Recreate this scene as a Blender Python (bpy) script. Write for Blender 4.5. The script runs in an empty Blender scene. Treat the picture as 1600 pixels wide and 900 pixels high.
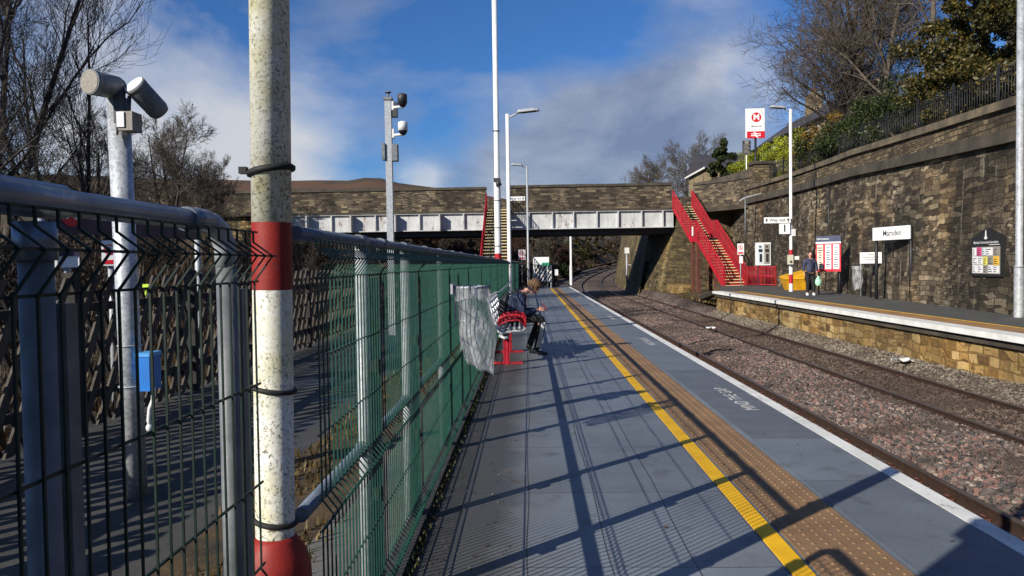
import bpy, bmesh, math, random
from math import sin, cos, pi, radians, sqrt, atan2
from mathutils import Vector, Matrix, noise as mnoise

sc = bpy.context.scene
COL = sc.collection
R = random.Random(7)

# ------------------------------------------------------------------ helpers
def V(*a):
    return Vector(a)

class MB:
    """collects shapes in world metres, then links them as one mesh object"""
    def __init__(s):
        s.v = []; s.f = []; s.sm = []; s.mi = []; s.cur = 0
    def add(s, vs, fs, smooth=False):
        o = len(s.v)
        s.v.extend([tuple(p) for p in vs])
        for f in fs:
            s.f.append(tuple(i + o for i in f)); s.sm.append(smooth); s.mi.append(s.cur)
        return s
    def box(s, x0, y0, z0, x1, y1, z1):
        vs = [(x0,y0,z0),(x1,y0,z0),(x1,y1,z0),(x0,y1,z0),(x0,y0,z1),(x1,y0,z1),(x1,y1,z1),(x0,y1,z1)]
        return s.add(vs, [(0,3,2,1),(4,5,6,7),(0,1,5,4),(1,2,6,5),(2,3,7,6),(3,0,4,7)])
    def obox(s, c, size, M=None):
        a, b, d = size[0]/2, size[1]/2, size[2]/2
        M = M or Matrix.Identity(3)
        vs = [Vector(c) + M @ Vector(p) for p in [(-a,-b,-d),(a,-b,-d),(a,b,-d),(-a,b,-d),(-a,-b,d),(a,-b,d),(a,b,d),(-a,b,d)]]
        return s.add(vs, [(0,3,2,1),(4,5,6,7),(0,1,5,4),(1,2,6,5),(2,3,7,6),(3,0,4,7)])
    def hexa(s, b, t):
        """8 corners: bottom loop b (ccw from above) and top loop t"""
        n = len(b)
        fs = [tuple(range(n-1,-1,-1)), tuple(range(n,2*n))]
        for i in range(n):
            j = (i+1) % n
            fs.append((i, j, n+j, n+i))
        return s.add(list(b)+list(t), fs)
    def tube(s, pts, r, n=8, caps=True, smooth=True):
        pts = [Vector(p) for p in pts]
        rs = r if isinstance(r, (list, tuple)) else [r]*len(pts)
        d = (pts[1]-pts[0]).normalized()
        up = Vector((0,0,1)) if abs(d.z) < .9 else Vector((1,0,0))
        a = d.cross(up).normalized()
        vs = []
        for i, p in enumerate(pts):
            if i == 0: d = pts[1]-pts[0]
            elif i == len(pts)-1: d = pts[-1]-pts[-2]
            else: d = (pts[i+1]-pts[i]).normalized() + (pts[i]-pts[i-1]).normalized()
            d = d.normalized() if d.length > 1e-9 else Vector((0,0,1))
            a = a - d*a.dot(d)
            a = a.normalized() if a.length > 1e-6 else d.orthogonal().normalized()
            b = d.cross(a)
            for k in range(n):
                t = 2*pi*k/n + pi/n
                vs.append(p + (a*cos(t)+b*sin(t))*rs[i])
        fs = []
        for i in range(len(pts)-1):
            for k in range(n):
                k2 = (k+1) % n
                fs.append((i*n+k, i*n+k2, (i+1)*n+k2, (i+1)*n+k))
        s.add(vs, fs, smooth)
        if caps:
            m = len(s.v)-len(vs)
            s.f.append(tuple(m+k for k in range(n-1,-1,-1))); s.sm.append(False); s.mi.append(s.cur)
            q = m+(len(pts)-1)*n
            s.f.append(tuple(q+k for k in range(n))); s.sm.append(False); s.mi.append(s.cur)
        return s
    def cyl(s, p0, p1, r0, r1=None, n=16, smooth=True):
        return s.tube([p0, p1], [r0, r0 if r1 is None else r1], n, True, smooth)
    def ball(s, c, r, M=None, nu=14, nv=10, smooth=True):
        r = r if isinstance(r, (tuple, list)) else (r,r,r)
        M = M or Matrix.Identity(3)
        vs = []; fs = []
        for j in range(nv+1):
            th = pi*j/nv
            for i in range(nu):
                ph = 2*pi*i/nu
                vs.append(Vector(c) + M @ Vector((r[0]*sin(th)*cos(ph), r[1]*sin(th)*sin(ph), r[2]*cos(th))))
        for j in range(nv):
            for i in range(nu):
                i2 = (i+1) % nu
                fs.append((j*nu+i, (j+1)*nu+i, (j+1)*nu+i2, j*nu+i2))
        return s.add(vs, fs, smooth)
    def prism(s, poly, origin, ux, uy, depth):
        """flat outline poly (2-D) laid on plane origin+ux*a+uy*b, thickened along ux x uy"""
        o = Vector(origin); ux = Vector(ux); uy = Vector(uy); nrm = ux.cross(uy).normalized()
        f = [o+ux*a+uy*b+nrm*depth for a, b in poly]; bk = [o+ux*a+uy*b for a, b in poly]
        n = len(poly)
        fs = [tuple(range(n)), tuple(range(2*n-1, n-1, -1))]
        for i in range(n):
            j = (i+1) % n
            fs.append((i, n+i, n+j, j))
        return s.add(f+bk, fs)
    def build(s, name, mat, parent=None, loc=None, uv=True):
        org = Vector(loc) if loc is not None else (ORG[parent.name] if parent is not None else Vector((0,0,0)))
        me = bpy.data.meshes.new(name)
        me.from_pydata([(p[0]-org.x, p[1]-org.y, p[2]-org.z) for p in s.v], [], s.f)
        mats = mat if isinstance(mat, (list, tuple)) else [mat]
        for m in mats: me.materials.append(m)
        me.polygons.foreach_set('use_smooth', s.sm)
        me.polygons.foreach_set('material_index', s.mi)
        if uv and len(s.f) < 60000:
            me.update()
            ul = me.uv_layers.new(name='UVMap')
            dat = [0.0]*(2*len(me.loops)); W = s.v
            for p in me.polygons:
                n = p.normal
                for li in p.loop_indices:
                    x, y, z = W[me.loops[li].vertex_index]
                    if abs(n.z) > .75: a, b = x, y
                    elif abs(n.x) > abs(n.y): a, b = y, z
                    else: a, b = x, z
                    dat[2*li] = a; dat[2*li+1] = b
            ul.data.foreach_set('uv', dat)
        o = bpy.data.objects.new(name, me); COL.objects.link(o)
        if parent is not None: o.parent = parent
        elif loc is not None: o.location = org
        ORG[o.name] = org
        return o

ORG = {}
def tag(o, label=None, cat=None, group=None, kind=None):
    if label: o['label'] = label
    if cat: o['category'] = cat
    if group: o['group'] = group
    if kind: o['kind'] = kind
    return o
def thing(name, label, cat, loc, group=None):
    o = bpy.data.objects.new(name, None); COL.objects.link(o)
    o.location = loc; o.empty_display_size = .1
    ORG[o.name] = Vector(loc)
    return tag(o, label, cat, group)
def dup(o, loc, parent=None):
    c = o.copy(); COL.objects.link(c); c.parent = parent
    if loc is not None: c.location = loc
    for ch in list(o.children):
        dup(ch, None, c)
    return c

# ------------------------------------------------------------------ materials
class NT:
    def __init__(s, name):
        s.m = bpy.data.materials.new(name); s.m.use_nodes = True
        s.t = s.m.node_tree; s.n = s.t.nodes; s.l = s.t.links
        s.b = s.n['Principled BSDF']; s.out = s.n['Material Output']
        s._tc = None
    def node(s, typ, **kw):
        n = s.n.new(typ)
        for k, v in kw.items():
            if k.startswith('i_'):
                key = k[2:]
                n.inputs[int(key) if key.isdigit() else key.replace('_',' ')].default_value = v
            else: setattr(n, k, v)
        return n
    def link(s, a, b): s.l.new(a, b)
    def coord(s, which='Object', scale=None):
        if s._tc is None: s._tc = s.node('ShaderNodeTexCoord')
        o = s._tc.outputs[which]
        if scale:
            mp = s.node('ShaderNodeMapping'); mp.inputs['Scale'].default_value = scale
            s.link(o, mp.inputs[0]); o = mp.outputs[0]
        return o
    def noise(s, scale, detail=5, rough=.6, vec=None, stretch=None, dist=0):
        n = s.node('ShaderNodeTexNoise'); n.inputs['Scale'].default_value = scale
        n.inputs['Detail'].default_value = detail; n.inputs['Roughness'].default_value = rough
        n.inputs['Distortion'].default_value = dist
        s.link(vec if vec is not None else s.coord('Object', stretch), n.inputs['Vector'])
        return n.outputs[0]
    def ramp(s, fac, stops, interp='LINEAR'):
        r = s.node('ShaderNodeValToRGB'); r.color_ramp.interpolation = interp
        e = r.color_ramp.elements
        while len(e) < len(stops): e.new(.5)
        for i, (p, c) in enumerate(stops):
            e[i].position = p
            e[i].color = (*c, 1) if isinstance(c, (tuple, list)) else (c, c, c, 1)
        s.link(fac, r.inputs[0]); return r.outputs[0]
    def mix(s, fac, a, b, mode='MIX'):
        m = s.node('ShaderNodeMix'); m.data_type = 'RGBA'; m.blend_type = mode
        for val, sock in ((fac, m.inputs[0]), (a, m.inputs[6]), (b, m.inputs[7])):
            if isinstance(val, bpy.types.NodeSocket): s.link(val, sock)
            elif isinstance(val, (tuple, list)): sock.default_value = (*val, 1)
            else: sock.default_value = val
        return m.outputs[2]
    def math(s, op, a, b=0.):
        m = s.node('ShaderNodeMath'); m.operation = op
        for val, sock in ((a, m.inputs[0]), (b, m.inputs[1])):
            if isinstance(val, bpy.types.NodeSocket): s.link(val, sock)
            else: sock.default_value = val
        return m.outputs[0]
    def bump(s, h, strength=.3, dist=.02, prev=None):
        b = s.node('ShaderNodeBump'); b.inputs['Strength'].default_value = strength
        b.inputs['Distance'].default_value = dist; s.link(h, b.inputs['Height'])
        if prev is not None: s.link(prev, b.inputs['Normal'])
        return b.outputs[0]
    def done(s, color=None, rough=None, metal=None, normal=None, spec=None):
        for val, key in ((color,'Base Color'),(rough,'Roughness'),(metal,'Metallic'),(normal,'Normal'),(spec,'Specular IOR Level')):
            if val is None: continue
            if isinstance(val, bpy.types.NodeSocket): s.link(val, s.b.inputs[key])
            elif isinstance(val, (tuple, list)): s.b.inputs[key].default_value = (*val, 1)
            else: s.b.inputs[key].default_value = val
        return s.m

def mat(name, c1, c2=None, scale=4, rough=.6, metal=0, bump=0, bscale=40, lo=.35, hi=.65, stretch=None, spec=.4, detail=6):
    t = NT(name)
    if c2 is None: c2 = tuple(x*.75 for x in c1)
    f = t.noise(scale, detail, .65, stretch=stretch)
    col = t.ramp(f, [(lo, c1), (hi, c2)])
    nm = t.bump(t.noise(bscale, 4), bump, .01) if bump else None
    rg = t.ramp(t.noise(scale*2.3, 4), [(.3, max(rough-.1, .05)), (.7, min(rough+.1, 1))])
    return t.done(col, rg, metal, nm, spec)

def stone(name, stops, mortar, bw=.55, bh=.24, distort=.06, soot=(.03,.027,.022), soot_amt=(.42,.62), bump=.8, mort=.018, streak=(.5,.12), damp=0, rubble=False, pale=0.):
    t = NT(name)
    uv = t.coord('UV')
    dn = t.node('ShaderNodeTexNoise'); dn.inputs['Scale'].default_value = 1.1; dn.inputs['Detail'].default_value = 4
    t.link(uv, dn.inputs['Vector'])
    sub = t.node('ShaderNodeVectorMath', operation='SUBTRACT'); t.link(dn.outputs[1], sub.inputs[0]); sub.inputs[1].default_value = (.5,.5,.5)
    scl = t.node('ShaderNodeVectorMath', operation='SCALE'); t.link(sub.outputs[0], scl.inputs[0]); scl.inputs[3].default_value = distort*2
    add = t.node('ShaderNodeVectorMath', operation='ADD'); t.link(uv, add.inputs[0]); t.link(scl.outputs[0], add.inputs[1])
    def brick(w, h, off, mo):
        b = t.node('ShaderNodeTexBrick'); t.link(add.outputs[0], b.inputs['Vector'])
        b.offset = off; b.squash = .7; b.squash_frequency = 3
        b.inputs['Scale'].default_value = 1; b.inputs['Brick Width'].default_value = w; b.inputs['Row Height'].default_value = h
        b.inputs['Mortar Size'].default_value = mo; b.inputs['Mortar Smooth'].default_value = .25
        b.inputs['Color1'].default_value = (0,0,0,1); b.inputs['Color2'].default_value = (1,1,1,1); b.inputs['Mortar'].default_value = (.5,.5,.5,1)
        return b
    b1 = brick(bw, bh, .43, mort); b2 = brick(bw*.62, bh*.5, .37, mort*.8)
    sel = t.noise(.55, 3, vec=uv)
    selr = t.ramp(sel, [(.53, 0.), (.55, 1.)])
    rnd = t.mix(selr, b1.outputs[0], b2.outputs[0])
    fac = t.mix(selr, b1.outputs[1], b2.outputs[1])
    if rubble:
        vm = t.node('ShaderNodeMapping'); vm.inputs['Scale'].default_value = (.72/bw, 1.05/bh, 1); t.link(add.outputs[0], vm.inputs[0])
        v1 = t.node('ShaderNodeTexVoronoi'); v1.feature = 'F1'; v1.distance = 'CHEBYCHEV'; v1.inputs['Randomness'].default_value = .62; t.link(vm.outputs[0], v1.inputs['Vector']); v1.inputs['Scale'].default_value = 1
        v2 = t.node('ShaderNodeTexVoronoi'); v2.feature = 'F2'; v2.distance = 'CHEBYCHEV'; v2.inputs['Randomness'].default_value = .62; t.link(vm.outputs[0], v2.inputs['Vector']); v2.inputs['Scale'].default_value = 1
        vs_ = t.node('ShaderNodeSeparateColor'); t.link(v1.outputs['Color'], vs_.inputs[0])
        gap = t.math('SUBTRACT', v2.outputs['Distance'], v1.outputs['Distance'])
        vf = t.ramp(gap, [(.01, .75), (.08, 0.)])
        s3 = t.ramp(t.noise(.42, 3, vec=uv, dist=.5), [(.50, 0.), (.515, 1.)])
        rnd = t.mix(s3, rnd, vs_.outputs[0]); fac = t.mix(s3, fac, vf)
    fine = t.noise(9, 8, .7, vec=uv)
    fin2 = t.noise(3.2, 9, .75, vec=uv)
    rv = t.mix(.60, rnd, t.mix(.5, fine, fin2))
    col = t.ramp(rv, stops)
    col = t.mix(fac, col, mortar)
    grain = t.ramp(t.noise(45, 4, .7, vec=uv), [(.25, .6), (.75, 1.25)])
    col = t.mix(1., col, grain, 'MULTIPLY')
    st = t.node('ShaderNodeMapping'); st.inputs['Scale'].default_value = (streak[0], streak[1], 1); t.link(uv, st.inputs[0])
    s1 = t.noise(1., 7, .62, vec=st.outputs[0])
    s2 = t.noise(.35, 5, .6, vec=uv)
    sm = t.mix(.5, s1, s2)
    sf = t.ramp(sm, [(soot_amt[0], 1.), (soot_amt[1], 0.)])
    if rubble:
        wm = t.ramp(t.noise(.23, 5, .65, vec=uv), [(.40, (.72,.74,.76)), (.52, (1.,1.,1.)), (.64, (1.45,1.28,1.02))])
        col = t.mix(1., col, wm, 'MULTIPLY')
    col = t.mix(t.math('MULTIPLY', sf, .8), col, soot)
    if pale:
        pm = t.node('ShaderNodeMapping'); pm.inputs['Scale'].default_value = (2.2, .35, 1); t.link(uv, pm.inputs[0])
        pf = t.ramp(t.noise(1., 7, .68, vec=pm.outputs[0]), [(.585, 0.), (.70, 1.)])
        col = t.mix(t.math('MULTIPLY', pf, pale), col, (.38,.33,.25))
    inv = t.math('SUBTRACT', 1., fac)
    h = t.math('ADD', t.math('MULTIPLY', inv, .6), t.math('ADD', t.math('MULTIPLY', rnd, .35), t.math('MULTIPLY', fine, .55)))
    nm = t.bump(h, bump, .05)
    return t.done(col, .85, 0, nm, .25)

def leaf_mat(name, stops, rough=.5, trans=True):
    t = NT(name)
    g = t.node('ShaderNodeNewGeometry')
    rv = t.mix(.45, g.outputs['Random Per Island'], t.noise(.8, 4))
    col = t.ramp(rv, stops)
    t.done(col, rough, 0, None, .35)
    if trans:
        tr = t.node('ShaderNodeBsdfTranslucent'); t.link(col, tr.inputs[0])
        mx = t.node('ShaderNodeMixShader'); mx.inputs[0].default_value = .25
        t.link(t.b.outputs[0], mx.inputs[1]); t.link(tr.outputs[0], mx.inputs[2]); t.link(mx.outputs[0], t.out.inputs[0])
    return t.m

MT = {}
MT['galv'] = mat('galvanised_steel', (.44,.46,.48), (.26,.28,.30), 30, .5, .1, .05, 90)
MT['galv_dark'] = mat('weathered_steel_tube', (.20,.215,.225), (.10,.11,.12), 9, .55, .1, .08, 60)
MT['rail_tube'] = mat('blue_grey_handrail', (.21,.25,.31), (.12,.15,.20), 9, .34, .45, .06, 40)
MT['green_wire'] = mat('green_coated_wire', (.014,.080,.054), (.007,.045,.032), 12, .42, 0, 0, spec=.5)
MT['white_paint'] = mat('white_paint', (.78,.78,.76), (.60,.60,.57), 8, .45, 0, .05, 60, .45, .85)
def worn_red():
    t = NT('worn_red_paint')
    col = t.ramp(t.noise(1.6, 6, .65), [(.3, (.47,.014,.030)), (.7, (.31,.012,.022))])
    g = t.ramp(t.noise(4.5, 8, .75), [(.56, 0.), (.68, .7)])
    col = t.mix(g, col, (.13,.03,.022))
    p = t.ramp(t.noise(9, 8, .8), [(.63, 0.), (.68, .6)])
    col = t.mix(p, col, (.42,.12,.11))
    return t.done(col, .55, 0, t.bump(t.noise(40, 5), .2, .005), .3)
MT['red_paint'] = worn_red()
def chipped_red():
    t = NT('chipped_faded_red_paint')
    col = t.ramp(t.noise(6, 7, .7), [(.3, (.31,.022,.015)), (.7, (.17,.013,.010))])
    ch = t.ramp(t.noise(17, 8, .78), [(.61, 0.), (.65, 1.)])
    col = t.mix(t.math('MULTIPLY', ch, .8), col, (.10,.035,.022))
    run = t.ramp(t.noise(5, 7, .7, stretch=(3.5,3.5,.35)), [(.56, 0.), (.72, .6)])
    col = t.mix(run, col, (.07,.03,.022))
    pale = t.ramp(t.noise(60, 5, .8), [(.67, 0.), (.71, .7)])
    col = t.mix(pale, col, (.5,.38,.33))
    return t.done(col, .55, 0, t.bump(t.noise(40, 6, .7), .35, .005), .35)
MT['red_old'] = chipped_red()
MT['rust'] = mat('rusty_iron', (.16,.055,.035), (.07,.03,.022), 6, .8, .1, .3, 30)
MT['black'] = mat('black_paint', (.012,.012,.014), (.02,.02,.021), 8, .5)
MT['dark_grey'] = mat('dark_grey_metal', (.05,.05,.055), (.035,.035,.04), 8, .5)
MT['black_rubber'] = mat('black_rubber', (.012,.012,.012), (.02,.02,.02), 8, .7)
MT['sign_white'] = mat('white_sign_enamel', (.82,.82,.82), (.74,.74,.73), 3, .35, 0, 0)
MT['sign_red'] = mat('red_sign_enamel', (.62,.02,.04), (.55,.015,.03), 3, .35)
MT['sign_navy'] = mat('navy_sign_enamel', (.045,.055,.11), (.035,.045,.09), 3, .4)
MT['sign_purple'] = mat('dark_purple_sign', (.035,.022,.055), (.025,.017,.04), 3, .45)
MT['ink'] = mat('black_lettering', (.02,.02,.025), (.03,.03,.03), 8, .5)
MT['green_sign'] = mat('green_sign_enamel', (.02,.30,.17), (.02,.25,.14), 4, .4)
MT['blue_plastic'] = mat('blue_plastic', (.03,.20,.62), (.025,.16,.52), 5, .4)
MT['yellow_plastic'] = mat('yellow_grit_plastic', (.72,.38,.015), (.55,.27,.01), 5, .5, 0, .1, 25)
MT['hivis'] = mat('lime_plastic', (.50,.75,.05), (.4,.65,.04), 5, .5)
MT['cream'] = mat('cream_plastic', (.62,.60,.45), (.5,.48,.36), 5, .5)
MT['camera_white'] = mat('white_camera_shell', (.72,.72,.72), (.62,.62,.62), 8, .35)
MT['dark_glass'] = mat('dark_dome_glass', (.01,.01,.012), (.012,.012,.014), 4, .08)
MT['timber'] = mat('dark_timber', (.045,.036,.028), (.10,.085,.068), 7, .85, 0, .4, 30, stretch=(1,1,.25))
MT['timber_black'] = mat('black_timber', (.018,.016,.014), (.04,.035,.03), 7, .85, 0, .4, 30)
MT['skin'] = mat('skin', (.55,.30,.22), (.48,.25,.18), 6, .5)
MT['hair'] = mat('brown_hair', (.16,.085,.04), (.08,.042,.02), 40, .5, 0, .5, 120, stretch=(1,1,.3))
MT['hair_dark'] = mat('dark_auburn_hair', (.05,.015,.014), (.025,.009,.009), 30, .6)
MT['navy'] = mat('navy_jacket_cloth', (.020,.032,.075), (.012,.018,.045), 9, .75, 0, .5, 18)
MT['navy2'] = mat('blue_grey_jacket_cloth', (.045,.052,.10), (.028,.032,.065), 9, .75, 0, .4, 18)
MT['black_cloth'] = mat('black_cloth', (.010,.010,.012), (.017,.017,.018), 9, .85, 0, .4, 22)
MT['white_cloth'] = mat('white_cloth', (.75,.75,.75), (.65,.65,.65), 8, .7)
MT['backpack'] = mat('dark_backpack_nylon', (.014,.014,.018), (.022,.022,.026), 14, .6, 0, .4, 25)
MT['steel_slat'] = mat('bare_steel_slats', (.66,.67,.68), (.5,.51,.52), 18, .3, .25)
MT['rail_steel'] = mat('rusty_rail_side', (.055,.028,.018), (.028,.017,.012), 10, .8, .2, .3, 40)
MT['rail_head'] = mat('polished_rail_head', (.22,.19,.17), (.12,.09,.075), 8, .4, .7, stretch=(1,.2,1))
MT['slate'] = mat('slate_roof', (.06,.055,.062), (.035,.033,.037), 1.2, .7, 0, .5, 8)
MT['window'] = mat('dark_window_glass', (.04,.05,.06), (.02,.025,.03), 2, .1)
MT['chimney_pot'] = mat('terracotta', (.42,.16,.09), (.33,.12,.07), 4, .7)
MT['bark'] = mat('bark', (.055,.045,.036), (.025,.021,.017), 5, .9, 0, .6, 14, stretch=(1,1,.25))
MT['bark_pale'] = mat('pale_bark', (.13,.105,.08), (.06,.05,.04), 5, .9, 0, .6, 14, stretch=(1,1,.25))
MT['twig'] = mat('dark_twigs', (.045,.036,.030), (.025,.020,.017), 3, .9)
MT['twig_pale'] = mat('grey_brown_twigs', (.12,.095,.07), (.06,.048,.036), 3, .9)
MT['twig_red'] = mat('red_brown_scrub', (.07,.034,.020), (.04,.020,.013), 1.5, .95)
MT['leaf_dark'] = leaf_mat('dark_evergreen_leaf', [(.25,(.010,.018,.006)),(.5,(.028,.044,.012)),(.75,(.075,.085,.022))])
MT['leaf_ivy'] = leaf_mat('olive_ivy_leaf', [(.25,(.014,.016,.004)),(.5,(.052,.048,.012)),(.78,(.17,.125,.028))])
MT['leaf_hedge'] = leaf_mat('yellow_green_hedge_leaf', [(.25,(.10,.14,.012)),(.5,(.26,.29,.018)),(.78,(.42,.40,.03))])
MT['leaf_orange'] = leaf_mat('orange_brown_hedge_leaf', [(.25,(.07,.05,.010)),(.5,(.19,.12,.02)),(.78,(.30,.19,.03))])
MT['grass'] = leaf_mat('rough_grass_blades', [(.25,(.05,.045,.014)),(.5,(.12,.085,.025)),(.78,(.22,.14,.045))])
MT['moss'] = leaf_mat('dark_moss_blades', [(.25,(.018,.022,.007)),(.5,(.045,.048,.014)),(.78,(.10,.085,.028))])
MT['wire_shaded'] = mat('shade_darkened_green_wire', (.004,.022,.015), (.003,.010,.008), 12, .55)  # darker copy of the green wire; near run's shade put into the colour
MT['bracken'] = leaf_mat('dead_bracken', [(.25,(.022,.014,.008)),(.5,(.06,.036,.018)),(.78,(.13,.085,.04))])
MT['wall'] = stone('sooty_retaining_stone', [(.26,(.024,.019,.014)),(.38,(.078,.059,.039)),(.5,(.150,.114,.073)),(.60,(.24,.19,.122)),(.72,(.42,.345,.24))], (.060,.050,.038), .40, .155, .17, soot=(.014,.012,.009), soot_amt=(.43,.59), mort=.011, bump=1., rubble=True, pale=.55)
MT['wall_top'] = stone('coursed_parapet_stone', [(.22,(.045,.036,.026)),(.45,(.14,.105,.06)),(.7,(.30,.225,.13))], (.05,.04,.03), .42, .15, .06, soot=(.02,.017,.013), soot_amt=(.38,.58))
MT['coping'] = mat('weathered_coping_stone', (.17,.135,.085), (.055,.047,.036), 1.4, .85, 0, .5, 12)
MT['string'] = mat('dark_string_course', (.085,.070,.050), (.035,.030,.024), 1.2, .85, 0, .4, 10)
MT['bridge_stone'] = stone('dark_bridge_stone', [(.26,(.022,.018,.014)),(.42,(.075,.058,.040)),(.56,(.16,.125,.085)),(.72,(.32,.25,.15))], (.09,.08,.065), .5, .16, .02, soot=(.02,.016,.012), soot_amt=(.40,.56), mort=.012)
MT['plat_stone'] = stone('ochre_platform_stone', [(.28,(.085,.050,.020)),(.42,(.25,.15,.050)),(.56,(.44,.28,.095)),(.72,(.58,.44,.22))], (.24,.15,.055), .46, .20, .15, soot=(.07,.048,.024), soot_amt=(.40,.57), mort=.02, rubble=True, pale=.6)
MT['abut_stone'] = stone('abutment_stone', [(.22,(.05,.038,.022)),(.45,(.15,.11,.05)),(.7,(.32,.24,.11)),(.85,(.42,.33,.18))], (.08,.066,.042), .48, .20, .12, soot=(.028,.024,.018), soot_amt=(.40,.60), streak=(.9,.07), rubble=True, pale=.3)
MT['house_stone'] = stone('house_gable_stone', [(.22,(.14,.10,.05)),(.5,(.30,.23,.13)),(.8,(.46,.37,.24))], (.2,.16,.1), .6, .25, .03, soot=(.08,.06,.04), soot_amt=(.35,.5))
MT['moor'] = mat('brown_moorland', (.095,.048,.024), (.042,.036,.018), .010, .95, 0, 0, lo=.42, hi=.58)
MT['bank'] = mat('bank_soil_and_dead_grass', (.085,.060,.030), (.035,.028,.016), 1.1, .95, 0, .6, 8)

def girder_paint():
    t = NT('peeling_white_girder_paint')
    base = t.ramp(t.noise(1.2, 6), [(.3, (.58,.59,.59)), (.75, (.38,.39,.39))])
    r = t.ramp(t.noise(3.2, 8, .72, stretch=(1,1,.35)), [(.565, 0.), (.66, 1.)])
    col = t.mix(r, base, (.15,.075,.035))
    st = t.ramp(t.noise(4.5, 7, .7, stretch=(1,1,.12)), [(.50, 0.), (.72, .55)])
    col = t.mix(st, col, (.24,.21,.18))
    return t.done(col, .6, 0, t.bump(t.noise(12, 5), .3, .02), .3)
MT['girder'] = girder_paint()

def lichen_pole():
    t = NT('lichened_white_pole_paint')
    blot = t.ramp(t.noise(7, 6, .7), [(.42, (.84,.84,.78)), (.66, (.66,.63,.42))])
    s1 = t.ramp(t.noise(95, 6, .8), [(.53, 0.), (.58, 1.)])
    big = t.ramp(t.noise(5, 6, .75), [(.36, .08), (.57, 1.)])
    col = t.mix(t.math('MULTIPLY', s1, big), blot, (.075,.070,.040))
    s2 = t.ramp(t.noise(26, 6, .7, stretch=(1,1,.6)), [(.62, 0.), (.70, 1.)])
    col = t.mix(t.math('MULTIPLY', s2, .8), col, (.04,.034,.022))
    mo = t.ramp(t.noise(3.3, 6, .7, stretch=(1,1,.45)), [(.46, 0.), (.66, .6)])
    col = t.mix(mo, col, (.36,.35,.15))
    dk = t.ramp(t.noise(2.1, 8, .75, stretch=(1.6,1.6,.3)), [(.56, 0.), (.70, .75)])
    col = t.mix(t.math('MULTIPLY', dk, t.ramp(t.noise(48, 6, .8), [(.42, 0.), (.55, 1.)])), col, (.06,.055,.032))
    return t.done(col, .6, 0, t.bump(t.noise(80, 5), .25, .004), .3)
MT['lichen'] = lichen_pole()

def galv_spangle():
    t = NT('spangled_zinc_post')
    v = t.node('ShaderNodeTexVoronoi'); v.inputs['Scale'].default_value = 55; t.link(t.coord('Object'), v.inputs['Vector'])
    col = t.ramp(v.outputs['Color'], [(.1, (.36,.38,.40)), (.9, (.62,.64,.66))])
    d = t.ramp(t.noise(6, 5), [(.4, (1,1,1)), (.75, (.62,.62,.62))])
    return t.done(t.mix(1., col, d, 'MULTIPLY'), .45, .3, None, .4)
MT['spangle'] = galv_spangle()

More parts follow.
